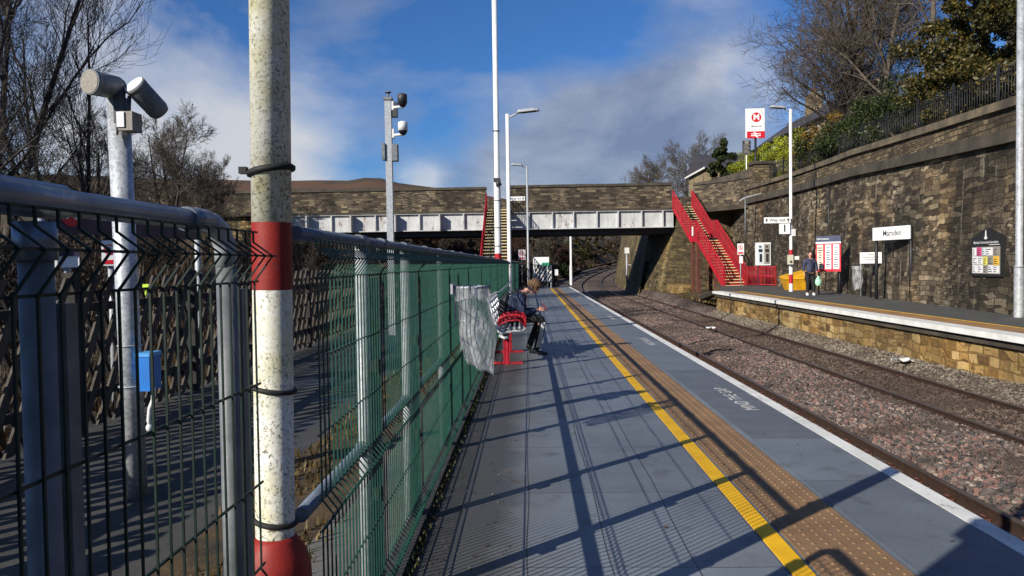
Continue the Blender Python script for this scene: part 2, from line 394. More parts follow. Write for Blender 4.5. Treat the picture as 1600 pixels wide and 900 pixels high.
def platform_mat(name, c1, c2, panel=(1.24,.42), line=.0045):
    t = NT(name)
    uv = t.coord('UV')
    rot = t.node('ShaderNodeMapping'); rot.inputs['Rotation'].default_value = (0,0,radians(90)); t.link(uv, rot.inputs[0])
    wob = t.node('ShaderNodeTexNoise'); wob.inputs['Scale'].default_value = .7; t.link(rot.outputs[0], wob.inputs['Vector'])
    wsc = t.node('ShaderNodeVectorMath', operation='SCALE'); t.link(wob.outputs[1], wsc.inputs[0]); wsc.inputs[3].default_value = .05
    wad = t.node('ShaderNodeVectorMath', operation='ADD'); t.link(rot.outputs[0], wad.inputs[0]); t.link(wsc.outputs[0], wad.inputs[1])
    b = t.node('ShaderNodeTexBrick'); t.link(wad.outputs[0], b.inputs['Vector'])
    b.offset = 0; b.inputs['Scale'].default_value = 1
    b.inputs['Brick Width'].default_value = panel[0]; b.inputs['Row Height'].default_value = panel[1]
    b.inputs['Mortar Size'].default_value = line; b.inputs['Mortar Smooth'].default_value = .3
    b.inputs['Color1'].default_value = (0,0,0,1); b.inputs['Color2'].default_value = (1,1,1,1); b.inputs['Mortar'].default_value = (.5,.5,.5,1)
    base = t.ramp(t.noise(.9, 7, .65), [(.32, c1), (.68, c2)])
    tint = t.ramp(b.outputs[0], [(0., .90), (1., 1.08)])
    col = t.mix(1., base, tint, 'MULTIPLY')
    grain = t.ramp(t.noise(160, 3, .7), [(.3, .72), (.7, 1.22)])
    col = t.mix(1., col, grain, 'MULTIPLY')
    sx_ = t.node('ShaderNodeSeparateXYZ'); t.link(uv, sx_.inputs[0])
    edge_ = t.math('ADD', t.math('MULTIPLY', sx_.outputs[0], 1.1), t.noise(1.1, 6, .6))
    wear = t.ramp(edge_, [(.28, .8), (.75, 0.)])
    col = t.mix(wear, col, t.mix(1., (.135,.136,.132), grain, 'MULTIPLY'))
    stain = t.ramp(t.noise(2.6, 8, .72), [(.55, 0.), (.70, 1.)])
    col = t.mix(t.math('MULTIPLY', stain, .65), col, (.055,.055,.055))
    lite = t.ramp(t.noise(5, 6, .7), [(.66, 0.), (.72, 1.)])
    col = t.mix(t.math('MULTIPLY', lite, .4), col, (.32,.32,.31))
    gv = t.node('ShaderNodeTexVoronoi'); gv.inputs['Scale'].default_value = 2.3; t.link(uv, gv.inputs['Vector'])
    gsp = t.node('ShaderNodeSeparateColor'); t.link(gv.outputs['Color'], gsp.inputs[0])
    gum = t.math('MULTIPLY', t.ramp(gv.outputs['Distance'], [(.035, 1.), (.06, 0.)]), t.ramp(gsp.outputs[0], [(.45, 0.), (.5, .7)]))
    col = t.mix(gum, col, t.mix(t.ramp(gsp.outputs[1], [(.6, 0.), (.62, 1.)]), (.045,.046,.05), (.36,.36,.35)))
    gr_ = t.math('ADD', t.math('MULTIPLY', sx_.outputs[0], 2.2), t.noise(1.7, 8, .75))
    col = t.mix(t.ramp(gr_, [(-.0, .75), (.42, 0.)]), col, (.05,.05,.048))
    scf = t.ramp(t.noise(1.0, 9, .78, stretch=(7,.6,1)), [(.60, 0.), (.70, .45)])
    col = t.mix(scf, col, (.07,.072,.078))
    col = t.mix(t.math('MULTIPLY', b.outputs[1], .85), col, (.035,.037,.042))
    h = t.math('SUBTRACT', t.math('MULTIPLY', t.noise(220, 3), .25), t.math('MULTIPLY', b.outputs[1], 1.))
    return t.done(col, t.ramp(t.noise(1.7, 5), [(.35, .48), (.65, .72)]), 0, t.bump(h, .5, .004), .35)
MT['plat'] = platform_mat('blue_grey_platform_paving', (.20,.226,.258), (.135,.154,.180))
MT['plat_smooth'] = platform_mat('smooth_blue_grey_asphalt', (.165,.19,.220), (.115,.134,.158), (2.6,9.), .004)
MT['plat_far'] = mat('far_platform_tarmac', (.055,.058,.055), (.085,.083,.075), 1.3, .8, 0, .3, 60)
MT['plat_strip'] = mat('dark_kerb_and_painted_shade', (.030,.031,.033), (.05,.05,.05), 6, .8, 0, .5, 50)  # for the kerb and for the shadow painted beside it
MT['tactile'] = mat('buff_tactile_paving', (.27,.160,.078), (.18,.110,.058), 2.5, .7, 0, .3, 90)
MT['tactile_far'] = mat('orange_far_tactile', (.36,.19,.07), (.22,.13,.06), 1.2, .8, 0, .3, 60)

def yellow_line():
    t = NT('worn_yellow_line_paint')
    base = t.ramp(t.noise(4, 6), [(.3, (.88,.50,.008)), (.7, (.70,.37,.008))])
    w = t.ramp(t.noise(30, 8, .75, stretch=(1,.5,1)), [(.62, 0.), (.72, 1.)])
    return t.done(t.mix(t.math('MULTIPLY', w, .7), base, (.17,.13,.07)), .6, 0, t.bump(t.noise(150, 3), .3, .003), .3)
MT['yellow'] = yellow_line()
def worn_white(name, dirt=.62):
    t = NT(name)
    base = t.ramp(t.noise(3, 6), [(.3, (.80,.80,.77)), (.7, (.58,.58,.54))])
    w = t.ramp(t.noise(11, 8, .75), [(dirt, 0.), (dirt+.12, 1.)])
    return t.done(t.mix(w, base, (.16,.15,.12)), .6, 0, t.bump(t.noise(90, 4), .3, .004), .3)
MT['white_line'] = worn_white('worn_white_edge_paint', .56)

def asphalt(name, c1, c2, wet=.5):
    t = NT(name)
    base = t.ramp(t.noise(1.3, 7, .65), [(.3, c1), (.7, c2)])
    g = t.ramp(t.noise(140, 3, .8), [(.35, .55), (.75, 1.7)])
    col = t.mix(1., base, g, 'MULTIPLY')
    rg = t.ramp(t.noise(.8, 4), [(.36, .35), (.52, .85)])
    return t.done(col, rg, 0, t.bump(t.noise(120, 4), .5, .006), wet)
MT['asphalt'] = asphalt('damp_asphalt', (.040,.041,.039), (.075,.073,.066), .3)
MT['gravel'] = asphalt('pale_gravel', (.10,.098,.09), (.20,.19,.17), .3)
MT['moss_soil'] = mat('soil_with_dead_grass', (.10,.062,.026), (.035,.028,.016), 3.5, .95, 0, .8, 25)

def ballast_mat(name, inst, kind='pink'):
    t = NT(name)
    if inst:
        oi = t.node('ShaderNodeObjectInfo'); rv = t.mix(.25, oi.outputs['Random'], t.noise(6, 3))
        g = t.node('ShaderNodeNewGeometry'); pz = g.outputs['Position']
        big = t.noise(.55, 4, vec=pz)
        pal = {'pink': [(.14,(.035,.034,.034)),(.32,(.085,.078,.072)),(.46,(.125,.086,.072)),(.58,(.24,.13,.105)),(.70,(.085,.080,.077)),(.86,(.33,.25,.205))],
               'brown': [(.14,(.022,.016,.013)),(.4,(.060,.041,.030)),(.6,(.105,.072,.054)),(.85,(.17,.125,.10))],
               'grey': [(.14,(.040,.034,.027)),(.4,(.11,.09,.068)),(.6,(.18,.15,.115)),(.85,(.30,.26,.20))]}[kind]
        col = t.ramp(rv, pal)
        col = t.mix(t.ramp(big, [(.47, 0.), (.60, .7)]), col, (.052,.038,.030))
        return t.done(col, .8, 0, t.bump(t.noise(25, 4), .4, .01), .25)
    v = t.node('ShaderNodeTexVoronoi'); v.inputs['Scale'].default_value = 17; t.link(t.coord('Object'), v.inputs['Vector'])
    sep = t.node('ShaderNodeSeparateColor'); t.link(v.outputs['Color'], sep.inputs[0])
    col = t.ramp(sep.outputs[0], [(.1,(.03,.026,.024)),(.4,(.085,.065,.055)),(.6,(.16,.11,.09)),(.85,(.22,.18,.16))])
    big = t.ramp(t.noise(.25, 5), [(.42, 0.), (.6, .8)])
    col = t.mix(big, col, (.048,.034,.026))
    inv = t.math('SUBTRACT', 1., v.outputs['Distance'])
    return t.done(col, .85, 0, t.bump(inv, .9, .04), .2)
MT['ballast'] = ballast_mat('packed_ballast', False)
MT['stones'] = ballast_mat('pinkish_ballast_stone', True)
MT['stones_brown'] = ballast_mat('oily_brown_ballast_stone', True, 'brown')
MT['stones_grey'] = ballast_mat('grey_shoulder_stone', True, 'grey')

def plastic_bag():
    t = NT('clear_plastic_sack')
    t.done((.86,.87,.88), .10, 0, t.bump(t.noise(9, 5, .55, stretch=(1,1,.45), dist=1.6), 1., .07), 1.)
    tr = t.node('ShaderNodeBsdfTransparent'); tr.inputs[0].default_value = (.93,.94,.95,1)
    tl = t.node('ShaderNodeBsdfTranslucent'); tl.inputs[0].default_value = (.8,.81,.82,1)
    m0 = t.node('ShaderNodeMixShader'); m0.inputs[0].default_value = .45
    t.link(t.b.outputs[0], m0.inputs[1]); t.link(tl.outputs[0], m0.inputs[2])
    m1 = t.node('ShaderNodeMixShader')
    f = t.ramp(t.noise(7, 5, stretch=(1,1,.4)), [(.38, .38), (.62, .88)])
    t.link(f, m1.inputs[0]); t.link(m0.outputs[0], m1.inputs[1]); t.link(tr.outputs[0], m1.inputs[2])
    t.link(m1.outputs[0], t.out.inputs[0])
    return t.m
MT['sack'] = plastic_bag()

# ------------------------------------------------------------------ text
FCUR = {}
def text_into(mb, s, size, origin, ux, uy, depth=.003, align='CENTER', bold=0.0, sx=1.0):
    cu = bpy.data.curves.new('lettering_curve', 'FONT'); cu.body = s; cu.size = 1; cu.align_x = align; cu.align_y = 'CENTER'
    cu.offset = bold; cu.resolution_u = 3
    o = bpy.data.objects.new('lettering_tmp', cu); COL.objects.link(o)
    dg = bpy.context.evaluated_depsgraph_get(); dg.update()
    me = o.evaluated_get(dg).to_mesh()
    ux = Vector(ux).normalized(); uy = Vector(uy).normalized(); n = ux.cross(uy)
    vs = [Vector(origin) + ux*(v.co.x*size*sx) + uy*(v.co.y*size) + n*depth for v in me.vertices]
    mb.add(vs, [tuple(p.vertices) for p in me.polygons])
    o.evaluated_get(dg).to_mesh_clear()
    bpy.data.objects.remove(o); bpy.data.curves.remove(cu)
    return mb
def disc(mb, c, r, ux, uy, depth=.003, n=28):
    ux = Vector(ux).normalized(); uy = Vector(uy).normalized()
    return mb.prism([(r*cos(2*pi*k/n), r*sin(2*pi*k/n)) for k in range(n)], c, ux, uy, depth)

# ------------------------------------------------------------------ camera
F, VPX, VPY, HC, ROLL = 1200., 827., 412., 1.5, radians(.8)
Yc = Vector(((VPX-800)/F, (450-VPY)/F, 1)).normalized()
u = Vector((-sin(ROLL), cos(ROLL), 0)); Zc = (u - Yc*u.dot(Yc)).normalized()
Xc = -Yc.cross(Zc)
if Xc.x < 0: Xc = -Xc
right = Vector((Xc[0], Yc[0], Zc[0])); upv = Vector((Xc[1], Yc[1], Zc[1])); fwd = Vector((Xc[2], Yc[2], Zc[2]))
cam = bpy.data.cameras.new('camera'); co = bpy.data.objects.new('camera', cam); COL.objects.link(co)
co.matrix_world = Matrix(((right.x, upv.x, -fwd.x, 0), (right.y, upv.y, -fwd.y, 0), (right.z, upv.z, -fwd.z, HC), (0,0,0,1)))
cam.sensor_width = 36; cam.lens = 36*F/1600; cam.clip_start = .05; cam.clip_end = 8000
sc.camera = co

# ------------------------------------------------------------------ light
AZ, EL = radians(46), radians(27)        # shadows run towards +X +Y
sdir = Vector((sin(AZ)*cos(EL), cos(AZ)*cos(EL), -sin(EL)))
sl = bpy.data.lights.new('sun', 'SUN'); sl.energy = 5.0; sl.angle = radians(.35); sl.color = (1, .93, .82)
so = bpy.data.objects.new('sun', sl); COL.objects.link(so)
so.rotation_euler = sdir.to_track_quat('-Z', 'Y').to_euler(); so.location = (-20, -20, 30)
w = bpy.data.worlds.new('World'); sc.world = w; w.use_nodes = True
wn, wl = w.node_tree.nodes, w.node_tree.links
bg = wn['Background']
sky = wn.new('ShaderNodeTexSky'); sky.sky_type = 'NISHITA'; sky.sun_disc = False
sky.sun_elevation = EL; sky.sun_rotation = AZ + pi; sky.air_density = 1.0; sky.dust_density = .3; sky.ozone_density = 3.0
tc = wn.new('ShaderNodeTexCoord')
def wnode(t, **k):
    n = wn.new(t)
    for a, b in k.items(): setattr(n, a, b)
    return n
sep = wnode('ShaderNodeSeparateXYZ'); wl.new(tc.outputs['Generated'], sep.inputs[0])
def wmath(op, a, b=0., c=None):
    m = wnode('ShaderNodeMath', operation=op)
    for val, s_ in ((a, m.inputs[0]), (b, m.inputs[1])):
        if isinstance(val, bpy.types.NodeSocket): wl.new(val, s_)
        else: s_.default_value = val
    return m.outputs[0]
def wramp(f, stops):
    r = wn.new('ShaderNodeValToRGB'); e = r.color_ramp.elements
    while len(e) < len(stops): e.new(.5)
    for i, (p, c) in enumerate(stops):
        e[i].position = p; e[i].color = (*c, 1) if isinstance(c, tuple) else (c, c, c, 1)
    wl.new(f, r.inputs[0]); return r.outputs[0]
zz = wmath('ADD', wmath('MAXIMUM', sep.outputs[2], 0.), .16)
px_, py_ = wmath('DIVIDE', sep.outputs[0], zz), wmath('DIVIDE', sep.outputs[1], zz)
cmb = wnode('ShaderNodeCombineXYZ'); wl.new(px_, cmb.inputs[0]); wl.new(py_, cmb.inputs[1])
def wnoise(scale, detail, rough, off, sc3=(1,1,1)):
    mp = wnode('ShaderNodeMapping'); mp.inputs['Location'].default_value = off; mp.inputs['Scale'].default_value = sc3
    wl.new(tc.outputs['Generated'], mp.inputs[0])
    n = wnode('ShaderNodeTexNoise'); n.inputs['Scale'].default_value = scale; n.inputs['Detail'].default_value = detail; n.inputs['Roughness'].default_value = rough
    n.inputs['Distortion'].default_value = .25
    wl.new(mp.outputs[0], n.inputs['Vector']); return n.outputs[0]
def blob(px, py, rad, amp):
    """a cloud bank centred on one direction of the sky"""
    d = (right*((px-800)/F) + upv*((450-py)/F) + fwd).normalized()
    vm = wnode('ShaderNodeVectorMath', operation='DISTANCE'); wl.new(tc.outputs['Generated'], vm.inputs[0]); vm.inputs[1].default_value = d
    mr = wnode('ShaderNodeMapRange', interpolation_type='SMOOTHSTEP'); wl.new(vm.outputs['Value'], mr.inputs[0])
    mr.inputs[1].default_value = 0; mr.inputs[2].default_value = rad; mr.inputs[3].default_value = amp; mr.inputs[4].default_value = 0
    return mr.outputs[0]
fb = wnoise(3.0, 9, .55, (3.1, .7, 0), (1, 1, 2.1))
fac = fb
for b in ((250,200,.30,.24),(470,215,.17,.16),(560,90,.14,.06),(640,190,.2,.10),(760,235,.22,.10),(900,180,.22,.09),(1030,240,.27,.17),(1130,60,.16,.12),(1250,150,.3,.10),(950,270,.25,.10),(660,278,.06,.16),(740,90,.24,-.14),(880,40,.2,-.12),(520,160,.1,-.14),(1010,60,.13,-.12),(330,60,.16,-.14),(700,225,.09,-.06),(560,250,.10,-.10)):
    fac = wmath('ADD', fac, blob(*b))
cov = wramp(fac, [(.46, 0.), (.76, 1.)])
shade = wnoise(5.2, 8, .6, (9.2, 4.4, 0), (1, 1, 1.9))
brt = wmath('ADD', shade, wmath('ADD', blob(250,195,.22,.58), wmath('ADD', blob(470,220,.14,.42), wmath('ADD', blob(1110,150,.10,.10), wmath('ADD', blob(660,278,.05,.4), blob(1160,110,.16,.04))))))
ccol = wramp(brt, [(.34, (.28,.34,.50)), (.54, (.50,.56,.69)), (.78, (.97,.98,1.0))])
skb = wnode('ShaderNodeMix', data_type='RGBA', blend_type='MULTIPLY'); skb.inputs[0].default_value = 1
wl.new(sky.outputs[0], skb.inputs[6]); skb.inputs[7].default_value = (.085*.62, .085*.86, .085*1.16, 1)
mx = wnode('ShaderNodeMix', data_type='RGBA'); wl.new(wmath('MULTIPLY', cov, .85), mx.inputs[0]); wl.new(skb.outputs[2], mx.inputs[6])
cs = wnode('ShaderNodeMix', data_type='RGBA', blend_type='MULTIPLY'); cs.inputs[0].default_value = 1
wl.new(ccol, cs.inputs[6]); cs.inputs[7].default_value = (.74,.74,.74,1)
wl.new(cs.outputs[2], mx.inputs[7])
wl.new(mx.outputs[2], bg.inputs[0]); bg.inputs[1].default_value = 1.0
# strengths: the sky texture is scaled by 0.085 in the node above; rescale so the Background itself carries it
skb.inputs[7].default_value = (.40, .74, 1.20, 1); cs.inputs[7].default_value = (8.0,8.0,8.0,1); bg.inputs[1].default_value = .068

sc.view_settings.view_transform = 'Standard'; sc.view_settings.look = 'None'; sc.view_settings.gamma = 1; sc.view_settings.exposure = .38
sc.view_settings.use_curve_mapping = False
sc.cycles.max_bounces = 6; sc.cycles.transparent_max_bounces = 12
sc.cycles.use_denoising = True

# ------------------------------------------------------------------ the ground, tracks and platforms
EDGE = 2.56; FZ = .08; FEDGE = 8.68
def cx(y):                                # tracks bend to the right beyond the bridge
    return 0 if y < 56 else (y-56)**2/650.
def cz(y):
    return 0 if y < 58 else ((y-58)**2*.00022 if y < 150 else 1.862+(y-150)*.03)

def sheet(name, xs, ys, zf, m, kind='structure', xf=None):
    mb = MB(); nx, ny = len(xs), len(ys)
    vs = []
    for y in ys:
        for x in xs:
            X = (xf(x, y) if xf else x); vs.append((X, y, zf(x, y)))
    fs = [(j*nx+i, j*nx+i+1, (j+1)*nx+i+1, (j+1)*nx+i) for j in range(ny-1) for i in range(nx-1)]
    mb.add(vs, fs, True)
    return tag(mb.build(name, m), kind=kind)
def rng(a, b, n): return [a+(b-a)*i/n for i in range(n+1)]

def nz(x, y, s=1., a=1.): return a*mnoise.noise(Vector((x*s, y*s, 3.7)))
# wide ground under everything
mb = MB(); mb.add([(-3000,-400,-3.2),(3000,-400,-3.2),(3000,4000,-3.2),(-3000,4000,-3.2)], [(0,1,2,3)])
tag(mb.build('ground', MT['bank']), kind='structure')

# distant moor
SKY = [(-1300,262),(-500,262),(0,266),(150,270),(250,275),(330,276),(380,278),(450,279),(500,278),(545,279),(562,277),(576,273.5),(590,273),(600,276),(612,281),(640,285),(680,290),(720,296),(780,306),(860,322),(1000,345),(1300,370),(1700,385),(2600,395)]
def skyline(px):
    for (a, b), (c, d) in zip(SKY, SKY[1:]):
        if px <= c: return b+(d-b)*(px-a)/(c-a)
    return SKY[-1][1]
DH = 1400.
vs = []; NXH, NYH = 150, 16
for j in range(NYH+1):
    t = j/NYH
    for i in range(NXH+1):
        px = -1300+(2600+1300)*i/NXH
        X = (px-VPX)/F*DH; hz = VPY-(px-VPX)*.014
        top = (hz-3-skyline(px))/F*DH
        yy = DH*(.45+.55*t)
        q_ = yy/DH; f = t**.62
        vs.append((X*q_, yy, -3.4+(top+4.9)*q_*f*(1+.16*(1-t)*nz(px*.009, t*4))))
mb = MB(); n1 = NXH+1
mb.add(vs, [(j*n1+i, j*n1+i+1, (j+1)*n1+i+1, (j+1)*n1+i) for j in range(NYH) for i in range(NXH)], True)
tag(mb.build('hills', MT['moor'], uv=False), kind='structure')

# ballast bed: cross-section over the two tracks
def bedz(d, y):
    z = -1.10
    if d < 3.0: z = -1.12 - .0*d
    elif d < 4.9: z = -1.08
    elif d < 6.3: z = -1.0
    elif d < 8.05: z = -1.05
    else: z = -1.03 + min((d-8.05)*.36, .24)
    if y > 36 and d > 8.3:
        z = min(z, -.9) + min((y-36)*.03, .35)
    return z + nz(d, y, 1.3, .035) + cz(y)
ys = rng(-3, 40, 86) + rng(40.8, 56, 19) + rng(57.5, 230, 80)
tag(sheet('trackbed', rng(1.2, 9.6, 42), ys, bedz, MT['ballast'], xf=lambda d, y: d+cx(y)), kind='structure')

# verge, cutting and bank beyond the platform
def vergez(d, y):
    if d < 1.3:
        b = -.95 + .0*d
        k = max(0, -d-2.5)
        b += min(k*.42, 3.2)+max(0, y-120)*.03*min(1, k/6) + nz(d*.6, y*.3, 1, .3*min(1, k/2))
        return b + cz(y)*1.0
    k = max(0, d-9.2)
    return -.55 + cz(y) + nz(d, y, .8, .1)
tag(sheet('cutting_bank', rng(-40, 1.35, 60), rng(50, 230, 60), vergez, MT['bank'], xf=lambda d, y: d+cx(y)), kind='structure')
tag(sheet('cutting_floor', rng(9.0, 16, 8), rng(36.5, 190, 70), lambda d, y: -.62+cz(y)+nz(d, y, .9, .1)+.12*min(2, max(0, d-9)), MT['bank'], xf=lambda d, y: d+cx(y)), kind='structure')
# far end of the valley: a bank that closes the view under the bridge
tag(sheet('far_bank', rng(-90, 90, 40), rng(228, 380, 20), lambda x, y: 3+min(22, (y-228)*.30)+nz(x*.05, y*.05, 1, 3), MT['bank'], xf=lambda x, y: x), kind='structure')

# near platform
PE = 49.0
mb = MB()
mb.hexa([(-.44,-3,-1.2),(1.22,-3,-1.2),(1.22,PE,-1.2),(-.44,PE,-1.2)], [(-.44,-3,0),(1.22,-3,0),(1.22,PE,0),(-.44,PE,0)])
pl = mb.build('platform', MT['plat']); tag(pl, kind='structure')
mb = MB(); mb.box(1.225,-3,-1.2,1.80,PE,-.004); tag(mb.build('platform_bed', MT['plat_smooth']), kind='structure')
mb = MB(); mb.box(1.804,-3,-1.2,EDGE-.10,PE,-.002); mb.box(1.83,-3,-.01,1.85,PE,.002)
tag(mb.build('platform_edge_strip', MT['plat_smooth']), kind='structure')
mb = MB(); mb.box(EDGE-.098,-3,-.07,EDGE+.02,PE,.001)
tag(mb.build('platform_edge_line', MT['white_line']), kind='structure')
mb = MB(); mb.box(EDGE-.12,-3,-1.2,EDGE-.06,PE,-.075)
tag(mb.build('platform_edge_wall', MT['plat_stone']), kind='structure')
mb = MB(); mb.box(1.235,-3,-.004,1.34,PE-3,.003); tag(mb.build('yellow_line', MT['yellow']), kind='structure')
# tactile paving with real domes
mb = MB(); mb.box(1.365,-3,-.004,1.80,PE-2,.004)
y = 2.9
while y < 24:
    for k in range(6):
        x = 1.365+.036+k*.0715
        n = 7 if y < 9 else 5
        a = [(x+.0125*cos(2*pi*q/n), y+.0125*sin(2*pi*q/n), .0040) for q in range(n)]
        b = [(x+.008*cos(2*pi*q/n), y+.008*sin(2*pi*q/n), .0100) for q in range(n)]
        mb.add(a+b, [tuple(range(n, 2*n))]+[(q, (q+1) % n, n+(q+1) % n, n+q) for q in range(n)], True)
    y += .0667
tag(mb.build('tactile_paving', MT['tactile'], uv=False), kind='structure')
# strip painted dark for the kerb's shadow, then the kerb under the fence
mb = MB(); mb.box(-.62,-3,-.3,-.444,PE-2,-.006); tag(mb.build('platform_painted_shade_strip', MT['plat_strip']), kind='structure')
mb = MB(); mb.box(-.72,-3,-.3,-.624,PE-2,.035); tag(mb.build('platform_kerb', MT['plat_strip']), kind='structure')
# platform end ramp
mb = MB(); mb.hexa([(-.6,PE,-1.2),(EDGE,PE,-1.2),(EDGE,PE+5,-1.2),(-.6,PE+5,-1.2)], [(-.6,PE,-.01),(EDGE,PE,-.01),(EDGE,PE+5,-1.0),(-.6,PE+5,-1.0)])
tag(mb.build('platform_ramp', MT['plat_far']), kind='structure')
# painted warnings along the edge, read from the train side
mb = MB()
for y0 in (8.38, 14.5, 20.9, 27.5, 34.0, 41.0):
    text_into(mb, 'MIND THE GAP', .20, (2.225, y0, .0005), (0,1,0), (-1,0,0), .003, 'CENTER', -.002, 1.0)
tag(mb.build('platform_lettering', MT['white_line'], uv=False), kind='structure')
# darker patches under the lettering
mb = MB()
mb.box(1.86, 6.45, -.02, EDGE-.1, 10.6, -.0005)
tag(mb.build('platform_patch', mat('newer_dark_asphalt_patch', (.120,.136,.155), (.095,.108,.125), 3, .6, 0, .2, 120)), kind='structure')

# yard to the left of the fence
tag(sheet('yard', rng(-4.6,-1.85,12), rng(-4,50,108), lambda x, y: -.06+nz(x, y, .7, .015), MT['asphalt']), kind='structure')
tag(sheet('soil_strip', rng(-1.92,-1.2,6), rng(-4,50,160), lambda x, y: -.045+nz(x, y, 2, .03), MT['moss_soil']), kind='structure')
tag(sheet('gravel_path', rng(-1.24,-.70,6), rng(-4,50,160), lambda x, y: -.035+nz(x, y, 3, .012), MT['gravel']), kind='structure')
# bank behind the dark timber fence, climbing to the trees
def lbank(x, y):
    k = max(0, -4.6-x)
    base = -.3 if k < .6 else -.3+min((k-.6)*.17, 3.4)
    return base + nz(x, y, .35, .35*min(1, k/2))
tag(sheet('embankment', rng(-44,-4.55,40), rng(-8,62,50), lbank, MT['bank']), kind='structure')

# far platform (behind the tracks)
def wallx(y):
    P = [(-6,8.6),(10,10.63),(18.3,11.55),(28.2,12.65),(34,13.1),(40,13.4),(60,13.45)]
    for (a, b), (c, d) in zip(P, P[1:]):
        if y <= c: return b+(d-b)*(y-a)/(c-a)
    return 13.45
ysf = [-3,6,10,14,18.3,22,25,28.2,31,34,36]
mb = MB(); n = len(ysf)
vs = [(FEDGE+.1, y, FZ) for y in ysf]+[(wallx(y)+.05, y, FZ+.02) for y in ysf]
mb.add(vs, [(i, n+i, n+i+1, i+1) for i in range(n-1)])
mb.add([(FEDGE+.1,36,FZ),(wallx(36)+.05,36,FZ+.02),(13.5,46,FZ),(10.7,46,FZ),(10.4,42,FZ)], [(0,1,2,3,4)])
tag(mb.build('far_platform', MT['plat_far']), kind='structure')
mb = MB(); mb.box(FEDGE+.34,-3,FZ-.05,FEDGE+.95,35.6,FZ+.008); tag(mb.build('far_tactile_paving', MT['tactile_far']), kind='structure')
mb = MB(); mb.box(FEDGE+1.0,-3,FZ-.05,FEDGE+1.07,35.6,FZ+.009); tag(mb.build('far_yellow_line', MT['yellow']), kind='structure')
mb = MB()
y = -3
while y < 36:
    L = min(R.uniform(1.6, 2.6), 36.2-y)
    mb.box(FEDGE-.12+R.uniform(-.008,.008), y, FZ-.10, FEDGE+.32, y+L-.012, FZ+.010+R.uniform(0,.006)); y += L
tag(mb.build('far_platform_edge_line', worn_white('chipped_white_coping_paint', .60)), kind='structure')
mb = MB(); mb.box(FEDGE-.03,-3,FZ-.24,FEDGE+.3,36.1,FZ-.102); tag(mb.build('far_platform_ledge', MT['string']), kind='structure')
mb = MB(); mb.box(FEDGE+.06,-3,-1.3,FEDGE+.5,36,FZ-.242); mb.hexa([(FEDGE+.06,36,-1.3),(FEDGE+.5,36,-1.3),(10.6,42.5,-1.3),(10.2,42.6,-1.3)], [(FEDGE+.06,36,FZ-.2),(FEDGE+.5,36,FZ-.02),(10.6,42.5,FZ-.01),(10.2,42.6,FZ-.05)])
tag(mb.build('far_platform_edge_wall', MT['plat_stone']), kind='structure')

# loose stones of the ballast: nobody could count them
def stones(name, x0, x1, y0, y1, dens, size, seed, step=.4, mm='stones'):
    nx, ny = max(2, int((x1-x0)/step)), max(2, int((y1-y0)/step))
    mb = MB(); xs, yy = rng(x0, x1, nx), rng(y0, y1, ny)
    vs = [(x, y, bedz(x, y)-.012) for y in yy for x in xs]
    mb.add(vs, [(j*(nx+1)+i, j*(nx+1)+i+1, (j+1)*(nx+1)+i+1, (j+1)*(nx+1)+i) for j in range(ny) for i in range(nx)])
    o = mb.build(name, MT[mm], uv=False); tag(o, kind='stuff')
    g = bpy.data.node_groups.new(name, 'GeometryNodeTree')
    g.interface.new_socket('Geometry', in_out='INPUT', socket_type='NodeSocketGeometry')
    g.interface.new_socket('Geometry', in_out='OUTPUT', socket_type='NodeSocketGeometry')
    N, L = g.nodes, g.links
    gi, go = N.new('NodeGroupInput'), N.new('NodeGroupOutput')
    dp = N.new('GeometryNodeDistributePointsOnFaces'); dp.inputs['Density'].default_value = dens; dp.inputs['Seed'].default_value = seed
    ico = N.new('GeometryNodeMeshIcoSphere'); ico.inputs['Radius'].default_value = 1; ico.inputs['Subdivisions'].default_value = 2
    sp = N.new('GeometryNodeSetPosition'); nt = N.new('ShaderNodeTexVoronoi'); nt.feature = 'F1'; nt.inputs['Scale'].default_value = 1.15
    sb = N.new('ShaderNodeVectorMath'); sb.operation = 'SUBTRACT'; sb.inputs[1].default_value = (.5,.5,.5)
    sc_ = N.new('ShaderNodeVectorMath'); sc_.operation = 'SCALE'; sc_.inputs[3].default_value = .75
    L.new(nt.outputs['Color'], sb.inputs[0]); L.new(sb.outputs[0], sc_.inputs[0]); L.new(sc_.outputs[0], sp.inputs['Offset'])
    L.new(ico.outputs[0], sp.inputs['Geometry'])
    sm = N.new('GeometryNodeSetShadeSmooth'); sm.inputs['Shade Smooth'].default_value = False; L.new(sp.outputs[0], sm.inputs[0])
    smt = N.new('GeometryNodeSetMaterial'); smt.inputs['Material'].default_value = MT[mm]; L.new(sm.outputs[0], smt.inputs[0])
    ip = N.new('GeometryNodeInstanceOnPoints')
    rv = N.new('FunctionNodeRandomValue'); rv.data_type = 'FLOAT_VECTOR'; rv.inputs[1].default_value = (6.28,6.28,6.28)
    rs = N.new('FunctionNodeRandomValue'); rs.data_type = 'FLOAT_VECTOR'
    rs.inputs[0].default_value = (size*.55, size*.5, size*.4); rs.inputs[1].default_value = (size*1.45, size*1.15, size*.95)
    L.new(gi.outputs[0], dp.inputs[0]); L.new(dp.outputs[0], ip.inputs['Points']); L.new(smt.outputs[0], ip.inputs['Instance'])
    L.new(rv.outputs[0], ip.inputs['Rotation']); L.new(rs.outputs[0], ip.inputs['Scale'])
    jn = N.new('GeometryNodeJoinGeometry'); L.new(ip.outputs[0], jn.inputs[0]); L.new(ip.outputs[0], go.inputs[0])
    md = o.modifiers.new('scatter', 'NODES'); md.node_group = g
    return o
stones('ballast_stones', 4.60, 6.55, 4.5, 36, 430, .046, 1)
stones('ballast_stones', 6.66, 7.92, 8, 36, 420, .034, 2, mm='stones_brown')
